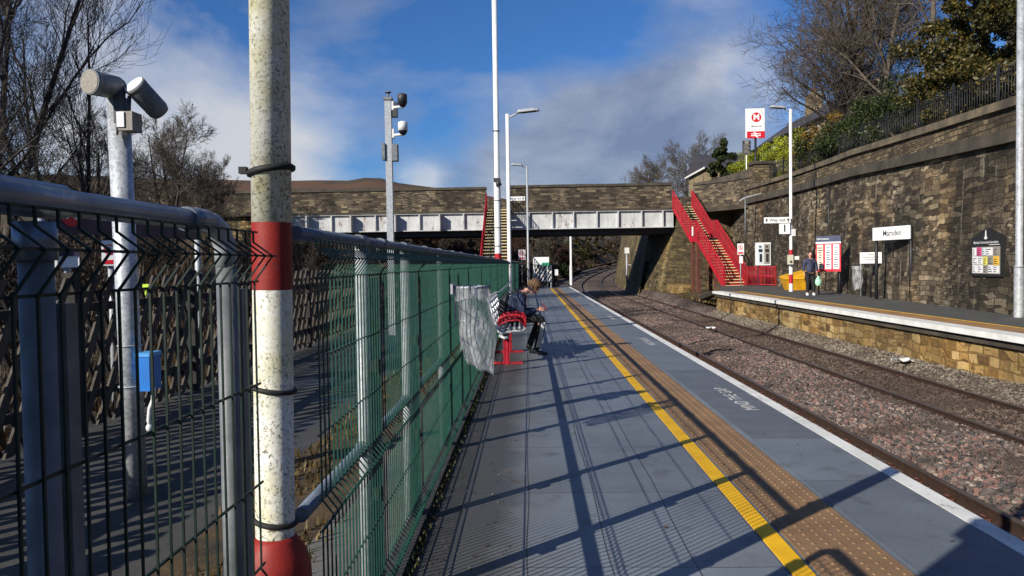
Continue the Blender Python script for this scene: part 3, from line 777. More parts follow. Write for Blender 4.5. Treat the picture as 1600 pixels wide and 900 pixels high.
stones('ballast_stones', 8.05, 8.74, 8, 36, 520, .034, 3, mm='stones_grey')
stones('ballast_stones', 3.15, 4.42, 4.0, 36, 300, .036, 5, mm='stones_brown')
stones('ballast_stones', 4.60, 8.72, 36, 60, 110, .042, 4, .6)

# tracks
def rail_curve(d, zoff=0):
    return [(d+cx(y), y, cz(y)+zoff) for y in rng(-3, 56, 12)+rng(58, 215, 70)]
def clip(mb, d, y, sx):
    mb.obox((d+sx*.095, y, -1.075), (.10,.11,.05)); mb.tube([(d+sx*.06, y-.03, -1.04),(d+sx*.11, y-.02, -1.02),(d+sx*.11, y+.03, -1.03)], .011, 5)
def track(name, label, d0, d1):
    t = thing(name, label, 'railway track', ((d0+d1)/2, 0, -.95))
    for d in (d0, d1):
        mb = MB()
        prof = [(-.065,-.16),(.065,-.16),(.065,-.145),(.012,-.12),(.012,-.04),(.034,-.03),(.034,-.004),(-.034,-.004),(-.034,-.03),(-.012,-.04),(-.012,-.12),(-.065,-.145)]
        pts = rail_curve(d); n = len(prof)
        vs = [(x+a, y, -.95+z+b) for x, y, z in pts for a, b in prof]
        fs = [(i*n+k, i*n+(k+1) % n, (i+1)*n+(k+1) % n, (i+1)*n+k) for i in range(len(pts)-1) for k in range(n)]
        mb.add(vs, fs)
        rail = mb.build('rail', MT['rail_steel'], t)
        mb = MB(); prof2 = [(-.030,-.0035),(.030,-.0035),(.024,.004),(-.024,.004)]
        vs = [(x+a, y, -.95+z+b) for x, y, z in pts for a, b in prof2]
        fs = [(i*4+k, i*4+(k+1) % 4, (i+1)*4+(k+1) % 4, (i+1)*4+k) for i in range(len(pts)-1) for k in range(4)]
        mb.add(vs, fs); mb.build('rail_head', MT['rail_head'], rail)
    mb = MB()
    y = 3.0
    while y < 50:
        for d in (d0, d1):
            for sx in (-1, 1):
                if sx < 0 and 4.2 < y < 24: continue
                clip(mb, d, y, sx)
        y += .65
    tag(mb.build('rail_clips', MT['rust'], t), kind='stuff')
    for d in (d0, d1):
        first = None; y = 4.3
        while y < 24:
            if first is None: mb = MB(); clip(mb, d, y, -1); first = mb.build('rail_clip', MT['rust'], t)
            else: c = first.copy(); COL.objects.link(c); c.parent = t; c.location = (0, y-4.3, 0)
            y += .65
    return t
track('railway_track', 'rusty railway track next to the near blue-grey platform edge, mostly hidden below it', 3.06, 4.50)
track('railway_track', 'rusty railway track beside the far ochre stone platform, both rails in view', 6.60, 7.98)

# rough grass and bracken (stuff)
def blades(name, n, place, m, h=(.08,.2), seed=1, wdt=.012):
    r = random.Random(seed); mb = MB()
    for _ in range(n):
        x, y, z = place(r); a = r.uniform(0, 2*pi); L = r.uniform(*h); k = r.uniform(.1, .7)*L
        dx, dy = cos(a), sin(a); wx, wy = -dy*wdt, dx*wdt
        mb.add([(x-wx,y-wy,z),(x+wx,y+wy,z),(x+dx*k,y+dy*k,z+L)], [(0,1,2)])
    return tag(mb.build(name, m, uv=False), kind='stuff')
def on_soil(r):
    while True:
        x, y = r.uniform(-2.0,-1.15), 2+40*r.random()**1.8
        if mnoise.noise(Vector((x*1.2, y*.8, 1))) > -.1: return x, y, -.05
blades('dead_grass', 5200, on_soil, MT['grass'], (.02,.09), 3)
def on_kerb(r):
    y = 2.4+36*r.random()**1.5
    return -.63+r.uniform(-.03,.05), y, .0
blades('moss', 4500, on_kerb, MT['moss'], (.010,.045), 5, .008)
def on_lbank(r):
    x, y = -4.7-24*r.random()**1.4, r.uniform(3, 58); return x, y, lbank(x, y)-.05
blades('bracken', 26000, on_lbank, MT['bracken'], (.25,.9), 6, .03)
def on_cut(r):
    d, y = r.uniform(-22,-.5), r.uniform(53, 150); return d+cx(y), y, vergez(d, y)-.05
blades('bracken', 16000, on_cut, MT['bracken'], (.4,1.3), 8, .06)
def on_floor(r):
    d, y = r.uniform(8.8,12), r.uniform(37, 110); return d+cx(y), y, -.62+cz(y)
blades('rough_grass', 5000, on_floor, MT['grass'], (.08,.3), 9, .03)

# ------------------------------------------------------------------ retaining wall on the right
def copz(y): return 5.28 if y < 18 else (5.28+(y-18)*.044 if y < 31 else (5.85+(y-31)*.012 if y < 47 else 6.04))
wt = thing('retaining_wall', 'tall dark soot-stained stone retaining wall behind the far platform', 'wall', (12.5, 25, 0))
WY = [-6,2,10,14,18.3,22,25,28.2,31,34,37,40,44,48,52.5]
mb = MB(); n = len(WY)
vs = []
for y in WY:
    x = wallx(y)
    for z, off in ((-1.4, -.12), (0, -.06), (2.5, .08), (copz(y)-1.05, .20)): vs.append((x+off, y, z))
    vs.append((x+1.0, y, copz(y)-1.05))
fs = [(i*5+k, i*5+k+1, (i+1)*5+k+1, (i+1)*5+k) for i in range(n-1) for k in range(4)]
mb.add(vs, fs); mb.build('stone_face', MT['wall'], wt)
def strip(mb, x0, x1, z0f, z1f, seg=True, drop=0):
    yy = -6.
    while yy < 52.4:
        L = min(R.uniform(1.3, 2.2), 52.5-yy); y2 = yy+L-.012
        j = R.uniform(-.012,.012)
        b = [(wallx(yy)+x0+j, yy, z0f(yy)), (wallx(yy)+x1, yy, z0f(yy)), (wallx(y2)+x1, y2, z0f(y2)), (wallx(y2)+x0+j, y2, z0f(y2))]
        t = [(wallx(yy)+x0+j, yy, z1f(yy)), (wallx(yy)+x1, yy, z1f(yy)), (wallx(y2)+x1, y2, z1f(y2)), (wallx(y2)+x0+j, y2, z1f(y2))]
        mb.hexa(b, t); yy += L
mb = MB(); strip(mb, .02, .6, lambda y: copz(y)-1.05, lambda y: copz(y)-.72); mb.build('string_course', MT['string'], wt)
mb = MB(); strip(mb, .16, .62, lambda y: copz(y)-.718, lambda y: copz(y)-.2); mb.build('parapet', MT['wall_top'], wt)
mb = MB(); strip(mb, .05, .7, lambda y: copz(y)-.198, lambda y: copz(y)+.02); mb.build('coping', MT['coping'], wt)
# a drain pipe stain and dark vertical pier near the frame's edge
mb = MB(); mb.hexa([(wallx(17.2)-.35,16.2,-.1),(wallx(17.2)+.3,16.2,-.1),(wallx(17.2)+.3,17.3,-.1),(wallx(17.2)-.35,17.3,-.1)], [(wallx(17.2)-.1,16.2,4.2),(wallx(17.2)+.3,16.2,4.2),(wallx(17.2)+.3,17.3,4.2),(wallx(17.2)-.1,17.3,4.2)])
mb.build('buttress', MT['wall'], wt)
mb = MB(); mb.tube([(wallx(34.2)-.04,34.2,.1),(wallx(34.2)+.1,34.2,3),(wallx(34.2)+.12,34.2,4.7)], .045, 8); mb.build('drainpipe', MT['black'], wt)
# ground above the wall
tag(sheet('upper_ground', rng(0, 60, 24), rng(-8, 64, 36), lambda d, y: copz(y)-.35+(min(d*.12, 3.0))+nz(d, y, .4, .15), MT['bank'], xf=lambda d, y: wallx(y)+.55+d), kind='structure')

# iron fence on top
ft = thing('iron_railing', 'black iron railing running along the top of the stone retaining wall', 'railing', (13.2, 28, 5.5))
mb = MB()
yy = 13.
while yy < 46.5:
    x = wallx(yy)+.95; z = copz(yy)-.1
    mb.tube([(x, yy, z), (x, yy, z+1.28)], .012, 4); yy += .16
mb.build('bars', MT['black'], ft)
for hz_ in (.18, 1.12):
    mb = MB(); mb.tube([(wallx(y)+.95, y, copz(y)-.1+hz_) for y in rng(13, 46.5, 30)], .02, 4); mb.build('rail', MT['black'], ft)
for yy in rng(13, 46.5, 12):
    mb = MB(); x = wallx(yy)+.95; mb.box(x-.03, yy-.03, copz(yy)-.3, x+.03, yy+.03, copz(yy)+1.3); mb.build('post', MT['black'], ft)

# ------------------------------------------------------------------ road bridge
BY0, BY1 = 52.0, 57.4
bt = thing('road_bridge', 'road bridge of white riveted girders and dark stone parapet spanning the tracks', 'bridge', (0, 56, 4))
GAP0, GAP1 = -2.85, -1.22
mb = MB(); mb.box(-26, BY0-.05, 5.11, GAP0, BY0+.45, 6.55); mb.build('parapet', MT['bridge_stone'], bt)
mb = MB(); mb.box(GAP1, BY0-.05, 5.11, 9.62, BY0+.45, 6.62); mb.build('parapet', MT['bridge_stone'], bt)
mb = MB(); mb.box(-26, BY1, 4.95, 13, BY1+.45, 6.3); mb.build('parapet', MT['bridge_stone'], bt)
mb = MB()
x = -26.
while x < 9.5:
    L = R.uniform(1.1, 1.7); x2 = min(x+L, 9.70)
    if x2 > GAP0 and x < GAP1:
        if x < GAP0-.2: mb.box(x, BY0-.13, 6.552, GAP0+.02, BY0+.53, 6.72)
        x = GAP1-.03; mb.box(x, BY0-.13, 6.622, x+1.2, BY0+.53, 6.79); x += 1.21; continue
    zz_ = 6.552 if x < GAP0 else 6.622
    mb.box(x, BY0-.13, zz_, x2-.012, BY0+.53, zz_+.17+R.uniform(-.008,.008)); x = x2
mb.build('coping', MT['string'], bt)
mb = MB(); mb.box(-26, BY0-.10, 5.0, 9.7, BY0+.3, 5.105); mb.build('sill_course', MT['string'], bt)
mb = MB(); mb.box(-17, BY0+.12, 3.86, 9.75, BY0+.2, 4.995); mb.build('girder_web', MT['girder'], bt)
mb = MB(); mb.box(-17, BY0-.06, 4.94, 9.75, BY0+.118, 4.996); mb.build('top_flange', MT['girder'], bt)
mb = MB(); mb.box(-17, BY0-.10, 3.80, 9.75, BY0+.4, 3.858); mb.build('bottom_flange', MT['girder'], bt)
x = -16.4; k = 0
while x < 9.7:
    mb = MB(); mb.box(x-.045, BY0-(.52 if (k % 2 and x < -3) else .06), 3.862, x+.045, BY0+.117, 4.938); mb.build('stiffener', MT['girder'], bt)
    x += 1.58 if k % 2 else 1.42; k += 1
mb = MB(); mb.box(-17, BY0+.42, 3.95, 10.1, BY1-.4, 4.3)
for y in rng(BY0+1.0, BY1-.8, 3): mb.box(-17, y-.15, 3.45, 9.75, y+.15, 3.945)
mb.box(-17, BY1-.38, 3.7, 9.75, BY1, 4.94)
mb.build('soffit', MT['dark_grey'], bt)
mb = MB(); mb.box(-26, BY0+.46, 5.0, 20, BY1-.02, 5.16); mb.build('deck', MT['asphalt'], bt)
# right abutment, battered, with its wing wall
mb = MB()
mb.hexa([(8.75,BY0,-1.4),(14,BY0,-1.4),(14,BY1,-1.4),(8.35,BY1,-1.4)], [(10.15,BY0,4.94),(14,BY0,4.94),(14,BY1,4.94),(9.6,BY1,4.94)])
mb.build('abutment', MT['abut_stone'], bt)
mb = MB()
mb.hexa([(-26,BY0+.3,-1.4),(-15.0,BY0+.3,-1.4),(-15.0,BY1,-1.4),(-26,BY1,-1.4)], [(-26,BY0+.3,4.94),(-15.6,BY0+.3,4.94),(-15.6,BY1,4.94),(-26,BY1,4.94)])
mb.build('abutment', MT['abut_stone'], bt)
# parapet that curves round to the road behind the stair head
def parapet_run(mb, pts, z0, z1, th=.4):
    for (x0, y0, t0), (x1, y1, t1) in zip(pts, pts[1:]):
        d = Vector((x1-x0, y1-y0, 0)).normalized(); nn = Vector((-d.y, d.x, 0))*th
        mb.hexa([(x0,y0,z0),(x1,y1,z0),(x1+nn.x,y1+nn.y,z0),(x0+nn.x,y0+nn.y,z0)], [(x0,y0,z1+t0),(x1,y1,z1+t1),(x1+nn.x,y1+nn.y,z1+t1),(x0+nn.x,y0+nn.y,z1+t0)])
wg = thing('road_wall', 'dark stone roadside wall curving up from the red stair head past the bridge', 'wall', (12.5, 51, 5))
mb = MB(); parapet_run(mb, [(11.15,52.3,0),(12.0,51.4,.08),(13.0,50.0,.25),(13.85,47.6,.45)], 5.05, 6.62); mb.build('stone_face', MT['bridge_stone'], wg)
mb = MB(); parapet_run(mb, [(11.1,52.25,0),(11.96,51.33,.08),(12.95,49.95,.25),(13.8,47.5,.45)], 6.62, 6.76, .55)
mb.build('coping', MT['string'], wg)
mb = MB(); mb.hexa([(11.2,52.3,4.75),(13.9,47.4,4.75),(15,52,4.75),(13,54,4.75)], [(11.1,52.3,5.04),(13.8,47.4,5.04),(15,52,5.04),(13,54,5.04)]); mb.build('corbel', MT['string'], wg)
mb = MB(); mb.box(13.55,46.4,5.0,14.6,47.6,7.25); mb.build('end_pier', MT['wall_top'], wg)
mb = MB(); mb.box(13.45,46.3,7.252,14.7,47.7,7.42); mb.build('pier_cap', MT['string'], wg)
# wall beyond the bridge following the curve
mb = MB(); ys = rng(BY1+.1, 200, 40); n = len(ys)
vs = []
for y in ys: vs += [(8.1+cx(y), y, -1.3+cz(y)), (9.2+cx(y), y, 5.2+cz(y)*.6), (10.6+cx(y), y, 5.2+cz(y)*.6)]
mb.add(vs, [(i*3+k, i*3+k+1, (i+1)*3+k+1, (i+1)*3+k) for i in range(n-1) for k in range(2)])
tag(mb.build('cutting_wall', MT['abut_stone']), 'sunlit stone cutting wall seen under the bridge beside the curving track', 'wall')
tag(sheet('cutting_top', rng(10.8, 60, 14), rng(BY1+.3, 200, 24), lambda d, y: 5.15+cz(y)*.6+min(8, (d-10.8)*.35)+nz(d, y, .3, .3), MT['bank'], xf=lambda d, y: d+cx(y)), kind='structure')
mb = MB(); mb.hexa([(9.15,49.6,-1.0),(10.4,49.6,-1.0),(10.4,51.9,-1.0),(9.15,51.9,-1.0)], [(9.25,49.7,-.05),(10.35,49.7,-.05),(10.35,51.9,0),(9.25,51.9,0)])
tag(mb.build('stone_block', MT['plat_stone']), 'low ochre stone block at the foot of the bridge abutment', 'stone block')
# dark ramp edge down from the far platform
mb = MB(); mb.hexa([(8.5,36.2,-.1),(8.9,36.2,-.1),(9.5,41.5,-.62),(9.1,41.6,-.62)], [(8.5,36.2,.06),(8.9,36.2,.06),(9.5,41.5,-.42),(9.1,41.6,-.42)])
tag(mb.build('ramp_kerb', MT['timber_black']), 'black sloping kerb dropping from the far platform corner to the ballast', 'kerb')

# ------------------------------------------------------------------ red staircases
MT['nosing'] = mat('pale_yellow_nosing', (.80,.66,.30), (.70,.60,.36), 3, .6)
def stair(name, label, foot, top, width, landing, legs, grp, side_panel=True):
    """foot/top: centre of first/last tread; landing: None or (t0,t1) along the run"""
    t = thing(name, label, 'staircase', foot, grp)
    f, q = Vector(foot), Vector(top); run = Vector((q.x-f.x, q.y-f.y, 0)); L = run.length; d = run.normalized(); s = Vector((d.y, -d.x, 0))
    rise = q.z-f.z
    def prof(u):                      # height along the run, 0..L
        if not landing: return f.z+rise*u/L
        a, b = landing; flat = b-a; k = rise/(L-flat)
        if u < a: return f.z+k*u
        if u < b: return f.z+k*a
        return f.z+k*(u-flat)
    mb = MB(); mn = MB(); mr = MB()
    n = 30 if landing else 26
    if landing:
        a, b = landing; n1 = round(n*a/(L-(b-a))); n2 = n-n1
        us = [a*i/n1 for i in range(n1)]+[b+(L-b)*i/n2 for i in range(n2+1)]
        c = f+d*((a+b)/2); mb.obox((c.x,c.y,prof(a)-.02), ((b-a+.25),width,.05), Matrix((d, -s, (0,0,1))).transposed())
        c2 = f+d*a; pass
        us = [u_ for u_ in us]
    else: us = [L*i/n for i in range(n+1)]
    st = L/n if not landing else landing[0]/n1
    B = Matrix((d, -s, (0,0,1))).transposed()
    for u_ in us:
        p = f+d*u_; z = prof(u_ + 1e-4)
        tr = MB(); tr.obox((p.x+d.x*st*.5, p.y+d.y*st*.5, z), (st*1.0, width-.06, .035), B)
        tr.obox((p.x+d.x*.035, p.y+d.y*.035, z-.09), (.012, width-.07, .13), B); tr = tr.build('tread', MT['red_paint'] if (landing and us.index(u_) < n1) else MT['black'], t)
        mn = MB(); mn.obox((p.x-d.x*.004, p.y-d.y*.004, z+.004), (.055, width-.08, .05), B); mn.build('nosing', MT['nosing'], tr)
    if landing:
        mb.build('landing', MT['dark_grey'], t)
    ul = rng(0, L, 24) if not landing else rng(0, landing[0], 10)+rng(landing[0]+.05, landing[1], 3)+rng(landing[1]+.05, L, 10)
    for sg in (-1, 1):
        o = s*sg*(width/2)
        mb = MB()
        for u0, u1 in zip(ul, ul[1:]):
            p0, p1 = f+d*u0+o, f+d*u1+o; z0, z1 = prof(u0), prof(u1); e = s*sg*.03
            mb.hexa([(p0.x,p0.y,z0-.24),(p0.x+e.x,p0.y+e.y,z0-.24),(p1.x+e.x,p1.y+e.y,z1-.24),(p1.x,p1.y,z1-.24)],
                    [(p0.x,p0.y,z0+.06),(p0.x+e.x,p0.y+e.y,z0+.06),(p1.x+e.x,p1.y+e.y,z1+.06),(p1.x,p1.y,z1+.06)])
        mb.build('stringer', MT['red_paint'], t)
        mb = MB()
        for h in (1.08, .62): mb.tube([(f+d*u_+o)+Vector((0,0,prof(u_)-f.z+h)) for u_ in ul], .032 if h > 1 else .02, 6)
        bal = mb.build('handrail', MT['red_paint'], t)
        mb = MB(); u_ = 0
        while u_ < L:
            p = f+d*u_+o; z = prof(u_); e = d*.034
            mb.tube([(p.x,p.y,z),(p.x,p.y,z+1.06)], .018, 4, False); u_ += .10
        mb.build('balusters', MT['red_paint'], t)
        for u_ in ([0, L*.33, L*.66, L] if not landing else [0, landing[0]*.5, landing[0], landing[1], (landing[1]+L)/2, L]):
            p = f+d*u_+o; z = prof(u_); mb = MB(); mb.obox((p.x,p.y,z+.52), (.08,.08,1.16), B); mb.build('newel_post', MT['red_paint'], t)
    for (u_, sg) in legs:
        p = f+d*u_+s*sg*(width/2-.1); z = prof(u_)-.2; mb = MB(); mb.obox((p.x,p.y,(z-.6)/2), (.20,.20,z+.6), B); mb.build('leg', MT['rust'], t)
    if legs:
        mb = MB(); u0 = legs[0][0]
        for a_, b_ in (((u0,-1,.2),(u0,1,1.8)),((u0,1,.2),(u0,-1,1.8))):
            p, q_ = f+d*a_[0]+s*a_[1]*(width/2-.1), f+d*b_[0]+s*b_[1]*(width/2-.1); mb.tube([(p.x,p.y,a_[2]),(q_.x,q_.y,b_[2])], .03, 5)
        mb.build('brace', MT['rust'], t)
    return t
stair('red_staircase', 'red metal footbridge staircase with a half landing climbing from the far platform', (11.72,44.0,FZ), (10.36,52.0,5.16), 1.34, (4.0,5.0),
      [(4.05,-1),(4.05,1),(4.9,-1),(4.9,1),(2.6,1)], 'red stairs up to the bridge')
stair('red_staircase', 'red staircase with pale yellow treads seen end-on between the lamp posts', (-2.03,42.6,-.05), (-2.03,52.0,5.16), 1.58, None, [(4.7,-1),(4.7,1)], 'red stairs up to the bridge')

# low red fence between stair foot and wall
rf = thing('red_railing', 'low red barred railing between the staircase foot and the stone wall', 'railing', (12.9,43.6,FZ))
A, B_ = Vector((12.32,43.9,FZ)), Vector((13.32,41.9,FZ))
mb = MB()
for h in (.08, .55, 1.06): mb.tube([A+Vector((0,0,h)), B_+Vector((0,0,h))], .028, 6)
mb.build('rail', MT['red_paint'], rf)
mb = MB()
for i in range(23):
    p = A.lerp(B_, i/22); mb.tube([p+Vector((0,0,.05)), p+Vector((0,0,1.05))], .020, 4)
mb.build('bars', MT['red_paint'], rf)
for k in (0, .5, 1):
    p = A.lerp(B_, k); mb = MB(); mb.box(p.x-.04,p.y-.04,FZ,p.x+.04,p.y+.04,FZ+1.12); mb.build('post', MT['red_old'], rf)

# ------------------------------------------------------------------ houses above the wall
h1 = thing('stone_cottage', 'stone cottage gable with a dark slate roof beyond the bridge end', 'house', (19.5, 80, 6))
mb = MB(); mb.box(17.0, 74, 5, 21.6, 82, 10.4); mb.build('wall', MT['house_stone'], h1)
mb = MB(); 
mb.hexa([(16.75,73.6,10.35),(21.9,73.6,10.35),(21.9,82.4,10.35),(16.75,82.4,10.35)], [(16.75,77.9,12.2),(21.9,77.9,12.2),(21.9,78.1,12.2),(16.75,78.1,12.2)]); mb.build('roof', MT['slate'], h1)
mb = MB(); mb.box(18.2,73.9,8.4,19.3,73.99,9.7); mb.build('window', MT['window'], h1)
mb = MB(); mb.box(16.66,73.5,10.25,16.74,82.4,10.42); mb.build('gutter', MT['white_paint'], h1)
def terrace(name, label, x, y0, y1, zb, ze, grp=None):
    t = thing(name, label, 'house', (x+3, (y0+y1)/2, zb))
    mb = MB(); mb.box(x, y0, zb, x+7, y1, ze); mb.build('wall', MT['house_stone'], t)
    mb = MB(); mb.hexa([(x-.35,y0-.2,ze),(x+7.3,y0-.2,ze),(x+7.3,y1+.2,ze),(x-.35,y1+.2,ze)], [(x+3.4,y0-.2,ze+2.6),(x+3.5,y0-.2,ze+2.6),(x+3.5,y1+.2,ze+2.6),(x+3.4,y1+.2,ze+2.6)])
    rf_ = mb.build('roof', MT['slate'], t)
    y = y0+1.2; k = 0
    while y < y1-1.2:
        mb = MB()
        mb.box(x-.05, y-.06, ze-1.75, x+.02, y+.96, ze-.42)
        wf = mb.build('window', MT['white_paint'], t)
        mb = MB(); mb.box(x-.062, y+.04, ze-1.66, x-.052, y+.86, ze-.52); mb.build('pane', MT['window'], wf)
        y += 1.35 if k % 2 == 0 else 3.1; k += 1
    y = y0+3.2
    while y < y1:
        mb = MB(); mb.box(x+2.9, y-.7, ze+1.6, x+4.0, y+.7, ze+4.1)
        c = mb.build('chimney', MT['house_stone'], t)
        mb = MB()
        for q in (-.4, 0, .4): mb.cyl((x+3.45,y+q,ze+4.1),(x+3.45,y+q,ze+4.6),.13,.1,8)
        mb.build('chimney_pot', MT['chimney_pot'], c); y += 8.5
    mb = MB(); mb.tube([(x-.42,y0-.2,ze-.02),(x-.42,y1+.2,ze-.02)], .07, 6); mb.build('gutter', MT['black'], t)
terrace('terraced_houses', 'row of stone terraced houses with white windows behind the hedge', 22.0, 57.5, 76, 7, 12.05)

# floodlight bracket on the wall and signal post beyond the bridge
fl = thing('wall_floodlight', 'grey floodlight on a long arm over the wall behind the red staircase', 'floodlight', (12.7,45.5,2.9))
mb = MB(); mb.tube([(12.75,45.6,2.9),(12.75,45.6,5.2)], .045, 8); mb.build('post', MT['galv_dark'], fl)
mb = MB(); mb.tube([(12.4,45.6,5.0),(12.75,45.6,5.2),(13.75,45.2,5.42)], .04, 8); mb.build('arm', MT['galv'], fl)
mb = MB(); mb.hexa([(13.6,45.0,5.36),(13.95,45.0,5.42),(13.95,45.35,5.42),(13.6,45.35,5.36)], [(13.66,45.05,5.55),(13.92,45.05,5.6),(13.92,45.3,5.6),(13.66,45.3,5.55)]); mb.build('lamp_head', MT['camera_white'], fl)
sg_ = thing('signal_post', 'pale grey signal post with a small white head against the cutting wall under the bridge', 'signal', (8.0,66,-.3))
mb = MB(); mb.tube([(8.35,66,-.4),(8.35,66,2.3)], .08, 8); mb.build('post', MT['galv'], sg_)
mb = MB(); mb.box(8.18,65.85,2.25,8.55,66.15,2.75); mb.build('head', MT['camera_white'], sg_)
mb = MB(); mb.tube([(8.45,65.85,.2),(8.8,65.85,.3),(8.8,65.85,1.2),(8.45,65.85,1.3)], .04, 6); mb.build('ladder', MT['galv'], sg_)

# ------------------------------------------------------------------ green mesh fence with steel rail
FX = -.65
PROF = [(0,.03),(0,.08),(.038,.13),(0,.18),(0,.68),(.038,.73),(0,.78),(0,1.467),(.045,1.527),(0,1.56),(0,1.585)]
HOR = [(0,.035),(0,.08),(.038,.13),(0,.18),(0,.43),(0,.68),(.038,.73),(0,.78),(0,.98),(0,1.22),(0,1.467),(.045,1.527),(0,1.585)]
def panel_mesh(y0, y1, m, parent, name='mesh_panel'):
    mb = MB(); y = y0
    while y <= y1+1e-6:
        mb.tube([(FX+a, y, z) for a, z in PROF], .0036 if m == 'green_wire' else .0029, 4, False, False); y += .05
    for a, z in HOR:
        mb.tube([(FX+a-.0055, y0-.01, z),(FX+a-.0055, y1+.01, z)], .0032, 4, False, False)
    return mb.build(name, MT[m], parent, uv=False)
def fence_post(f, y, top=1.575):
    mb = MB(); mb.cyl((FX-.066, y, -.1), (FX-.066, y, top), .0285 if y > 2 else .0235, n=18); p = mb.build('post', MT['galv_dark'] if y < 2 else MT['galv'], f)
    mb = MB(); (mb.box(FX-.052, y+.045, -.1, FX-.008, y+.089, 1.45) if y > 2 else mb.box(FX-.083, y+.03, -.1, FX-.043, y+.06, 1.45)); mb.build('panel_post', MT['galv_dark'], f)
    for z in ((.5, 1.05) if y > 2 else ()): mb = MB(); mb.box(FX-.03, y-.035, z, FX-.004, y+.03, z+.05); mb.build('clamp', MT['black'], p)
fa = thing('mesh_fence', 'near run of green wire mesh fence with weathered steel posts ending at the striped pole', 'fence', (FX, .6, 0), 'green mesh fencing along the platform')
for a, b in ((-2.6,-.15),(-.1,1.83)): panel_mesh(a, b, 'wire_shaded', fa)
for y in (-1.2, .12, 1.10, 1.80): fence_post(fa, y, 1.57)
RZ = 1.605
mb = MB(); mb.tube([(FX-.07,-2.6,RZ),(FX-.07,1.70,RZ)], .0215, 18)
hr = mb.build('handrail', MT['rail_tube'], fa)
mb = MB(); mb.tube([(FX-.07,.45,RZ),(FX-.07,1.165,RZ),(FX-.07,1.175,RZ)], [.0275,.0275,.023], 18); mb.build('rail_sleeve', MT['rail_tube'], hr)
mb = MB(); mb.tube([(FX-.066,1.10,RZ-.034),(FX-.066,1.10,RZ-.09)], .029, 16); mb.build('post_collar', MT['rail_tube'], hr)
mb = MB(); mb.tube([(FX-.07,1.60,RZ),(FX-.07,1.70,RZ)], .026, 16); mb.build('rail_sleeve', MT['rail_tube'], hr)
mb = MB(); mb.tube([(FX-.07,1.69,RZ),(FX-.07,1.735,RZ-.004),(FX-.068,1.775,RZ-.022),(FX-.066,1.797,RZ-.055),(FX-.066,1.80,RZ-.10)], .0255, 16); mb.build('rail_elbow', MT['galv'], hr)
fb_ = thing('mesh_fence', 'long run of green wire mesh fence with tubular rails stretching past the bench', 'fence', (FX, 20, 0), 'green mesh fencing along the platform')
p0 = panel_mesh(2.34, 4.84, 'green_wire', fb_)
k = 1
while 2.34+2.55*k < 46:
    c = p0.copy(); COL.objects.link(c); c.parent = fb_; c.location = (0, 2.55*k, 0); k += 1
y = 3.27; py = []
for y in (3.27, 4.42, 6.15, 8.1, 10.3, 12.8, 15.3, 17.85, 20.4, 23, 25.5, 28, 30.6, 33, 35.6, 38, 40.6, 43, 45.6): fence_post(fb_, y); py.append(y)
mb = MB(); mb.tube([(FX-.07,2.36,RZ),(FX-.07,46,RZ)], .0225, 16); hr = mb.build('handrail', MT['rail_tube'], fb_)
for y in py+[3.75, 5.3, 7.2]: mb = MB(); mb.tube([(FX-.07,y-.06,RZ),(FX-.07,y+.06,RZ)], .0295, 14); mb.build('coupler', MT['galv_dark'], hr)
mb = MB(); mb.tube([(FX-.075,2.36,.725),(FX-.075,46,.725)], .024, 16); mr_ = mb.build('middle_rail', MT['rail_tube'], fb_)
for y in py: mb = MB(); mb.tube([(FX-.075,y-.055,.725),(FX-.075,y+.055,.725)], .0295, 14); mb.build('coupler', MT['galv_dark'], mr_)

# ------------------------------------------------------------------ striped pole
PX, PY = -.772, 2.26
def pp(z, dx=0, dy=0): return (PX+.013*(z-.7)+dx, PY+dy, z)
sp = thing('striped_pole', 'thick lichen-speckled white pole with a red band standing in the gap of the mesh fence', 'pole', (PX, PY, 0), 'red and white banded poles')
mb = MB(); mb.tube([pp(.65),pp(1.434)], .0575, 32, False); mb.tube([pp(1.632),pp(3.2),pp(6.4)], [.0575,.057,.055], 32); mb.build('shaft', MT['lichen'], sp)
mb = MB(); mb.tube([pp(1.434),pp(1.632)], .0578, 32, False); mb.build('red_band', MT['red_old'], sp)
mb = MB(); mb.tube([pp(-.1),pp(.57),pp(.61),pp(.65),pp(.685),pp(.70)], [.106,.106,.103,.092,.068,.0595], 32); mb.build('base', MT['red_old'], sp)
mb = MB(); mb.obox((pp(.3)[0]-.02, PY-.112, .28), (.10,.012,.3)); mb.build('access_door', MT['red_old'], sp)
for z, t in ((1.785,.010),(1.14,.0075),(.745,.0085)):
    mb = MB(); a = [Vector(pp(z))+Vector((.0615*cos(q), .0615*sin(q), .01*cos(q)*(1 if z > 1.3 else -1))) for q in rng(0, 2*pi, 28)]
    mb.tube(a, t, 6, False); mb.obox(Vector(pp(z, -.075, -.02)), (.022,.022,.02)); mb.build('strap', MT['black_rubber'], sp)
mb = MB(); pts = [Vector((PX-.080+.004*sin(z*9), PY-.035, z)) for z in rng(.30, 1.36, 150)]
mb.tube(pts, [.0125 if i % 2 else .0150 for i in range(151)], 10, True, False)
mb.tube([(PX-.095,PY-.05,.30),(PX-.13,PY-.06,.58),(PX-.10,PY-.06,.70)], .018, 8)
mb.build('conduit', MT['black_rubber'], sp)

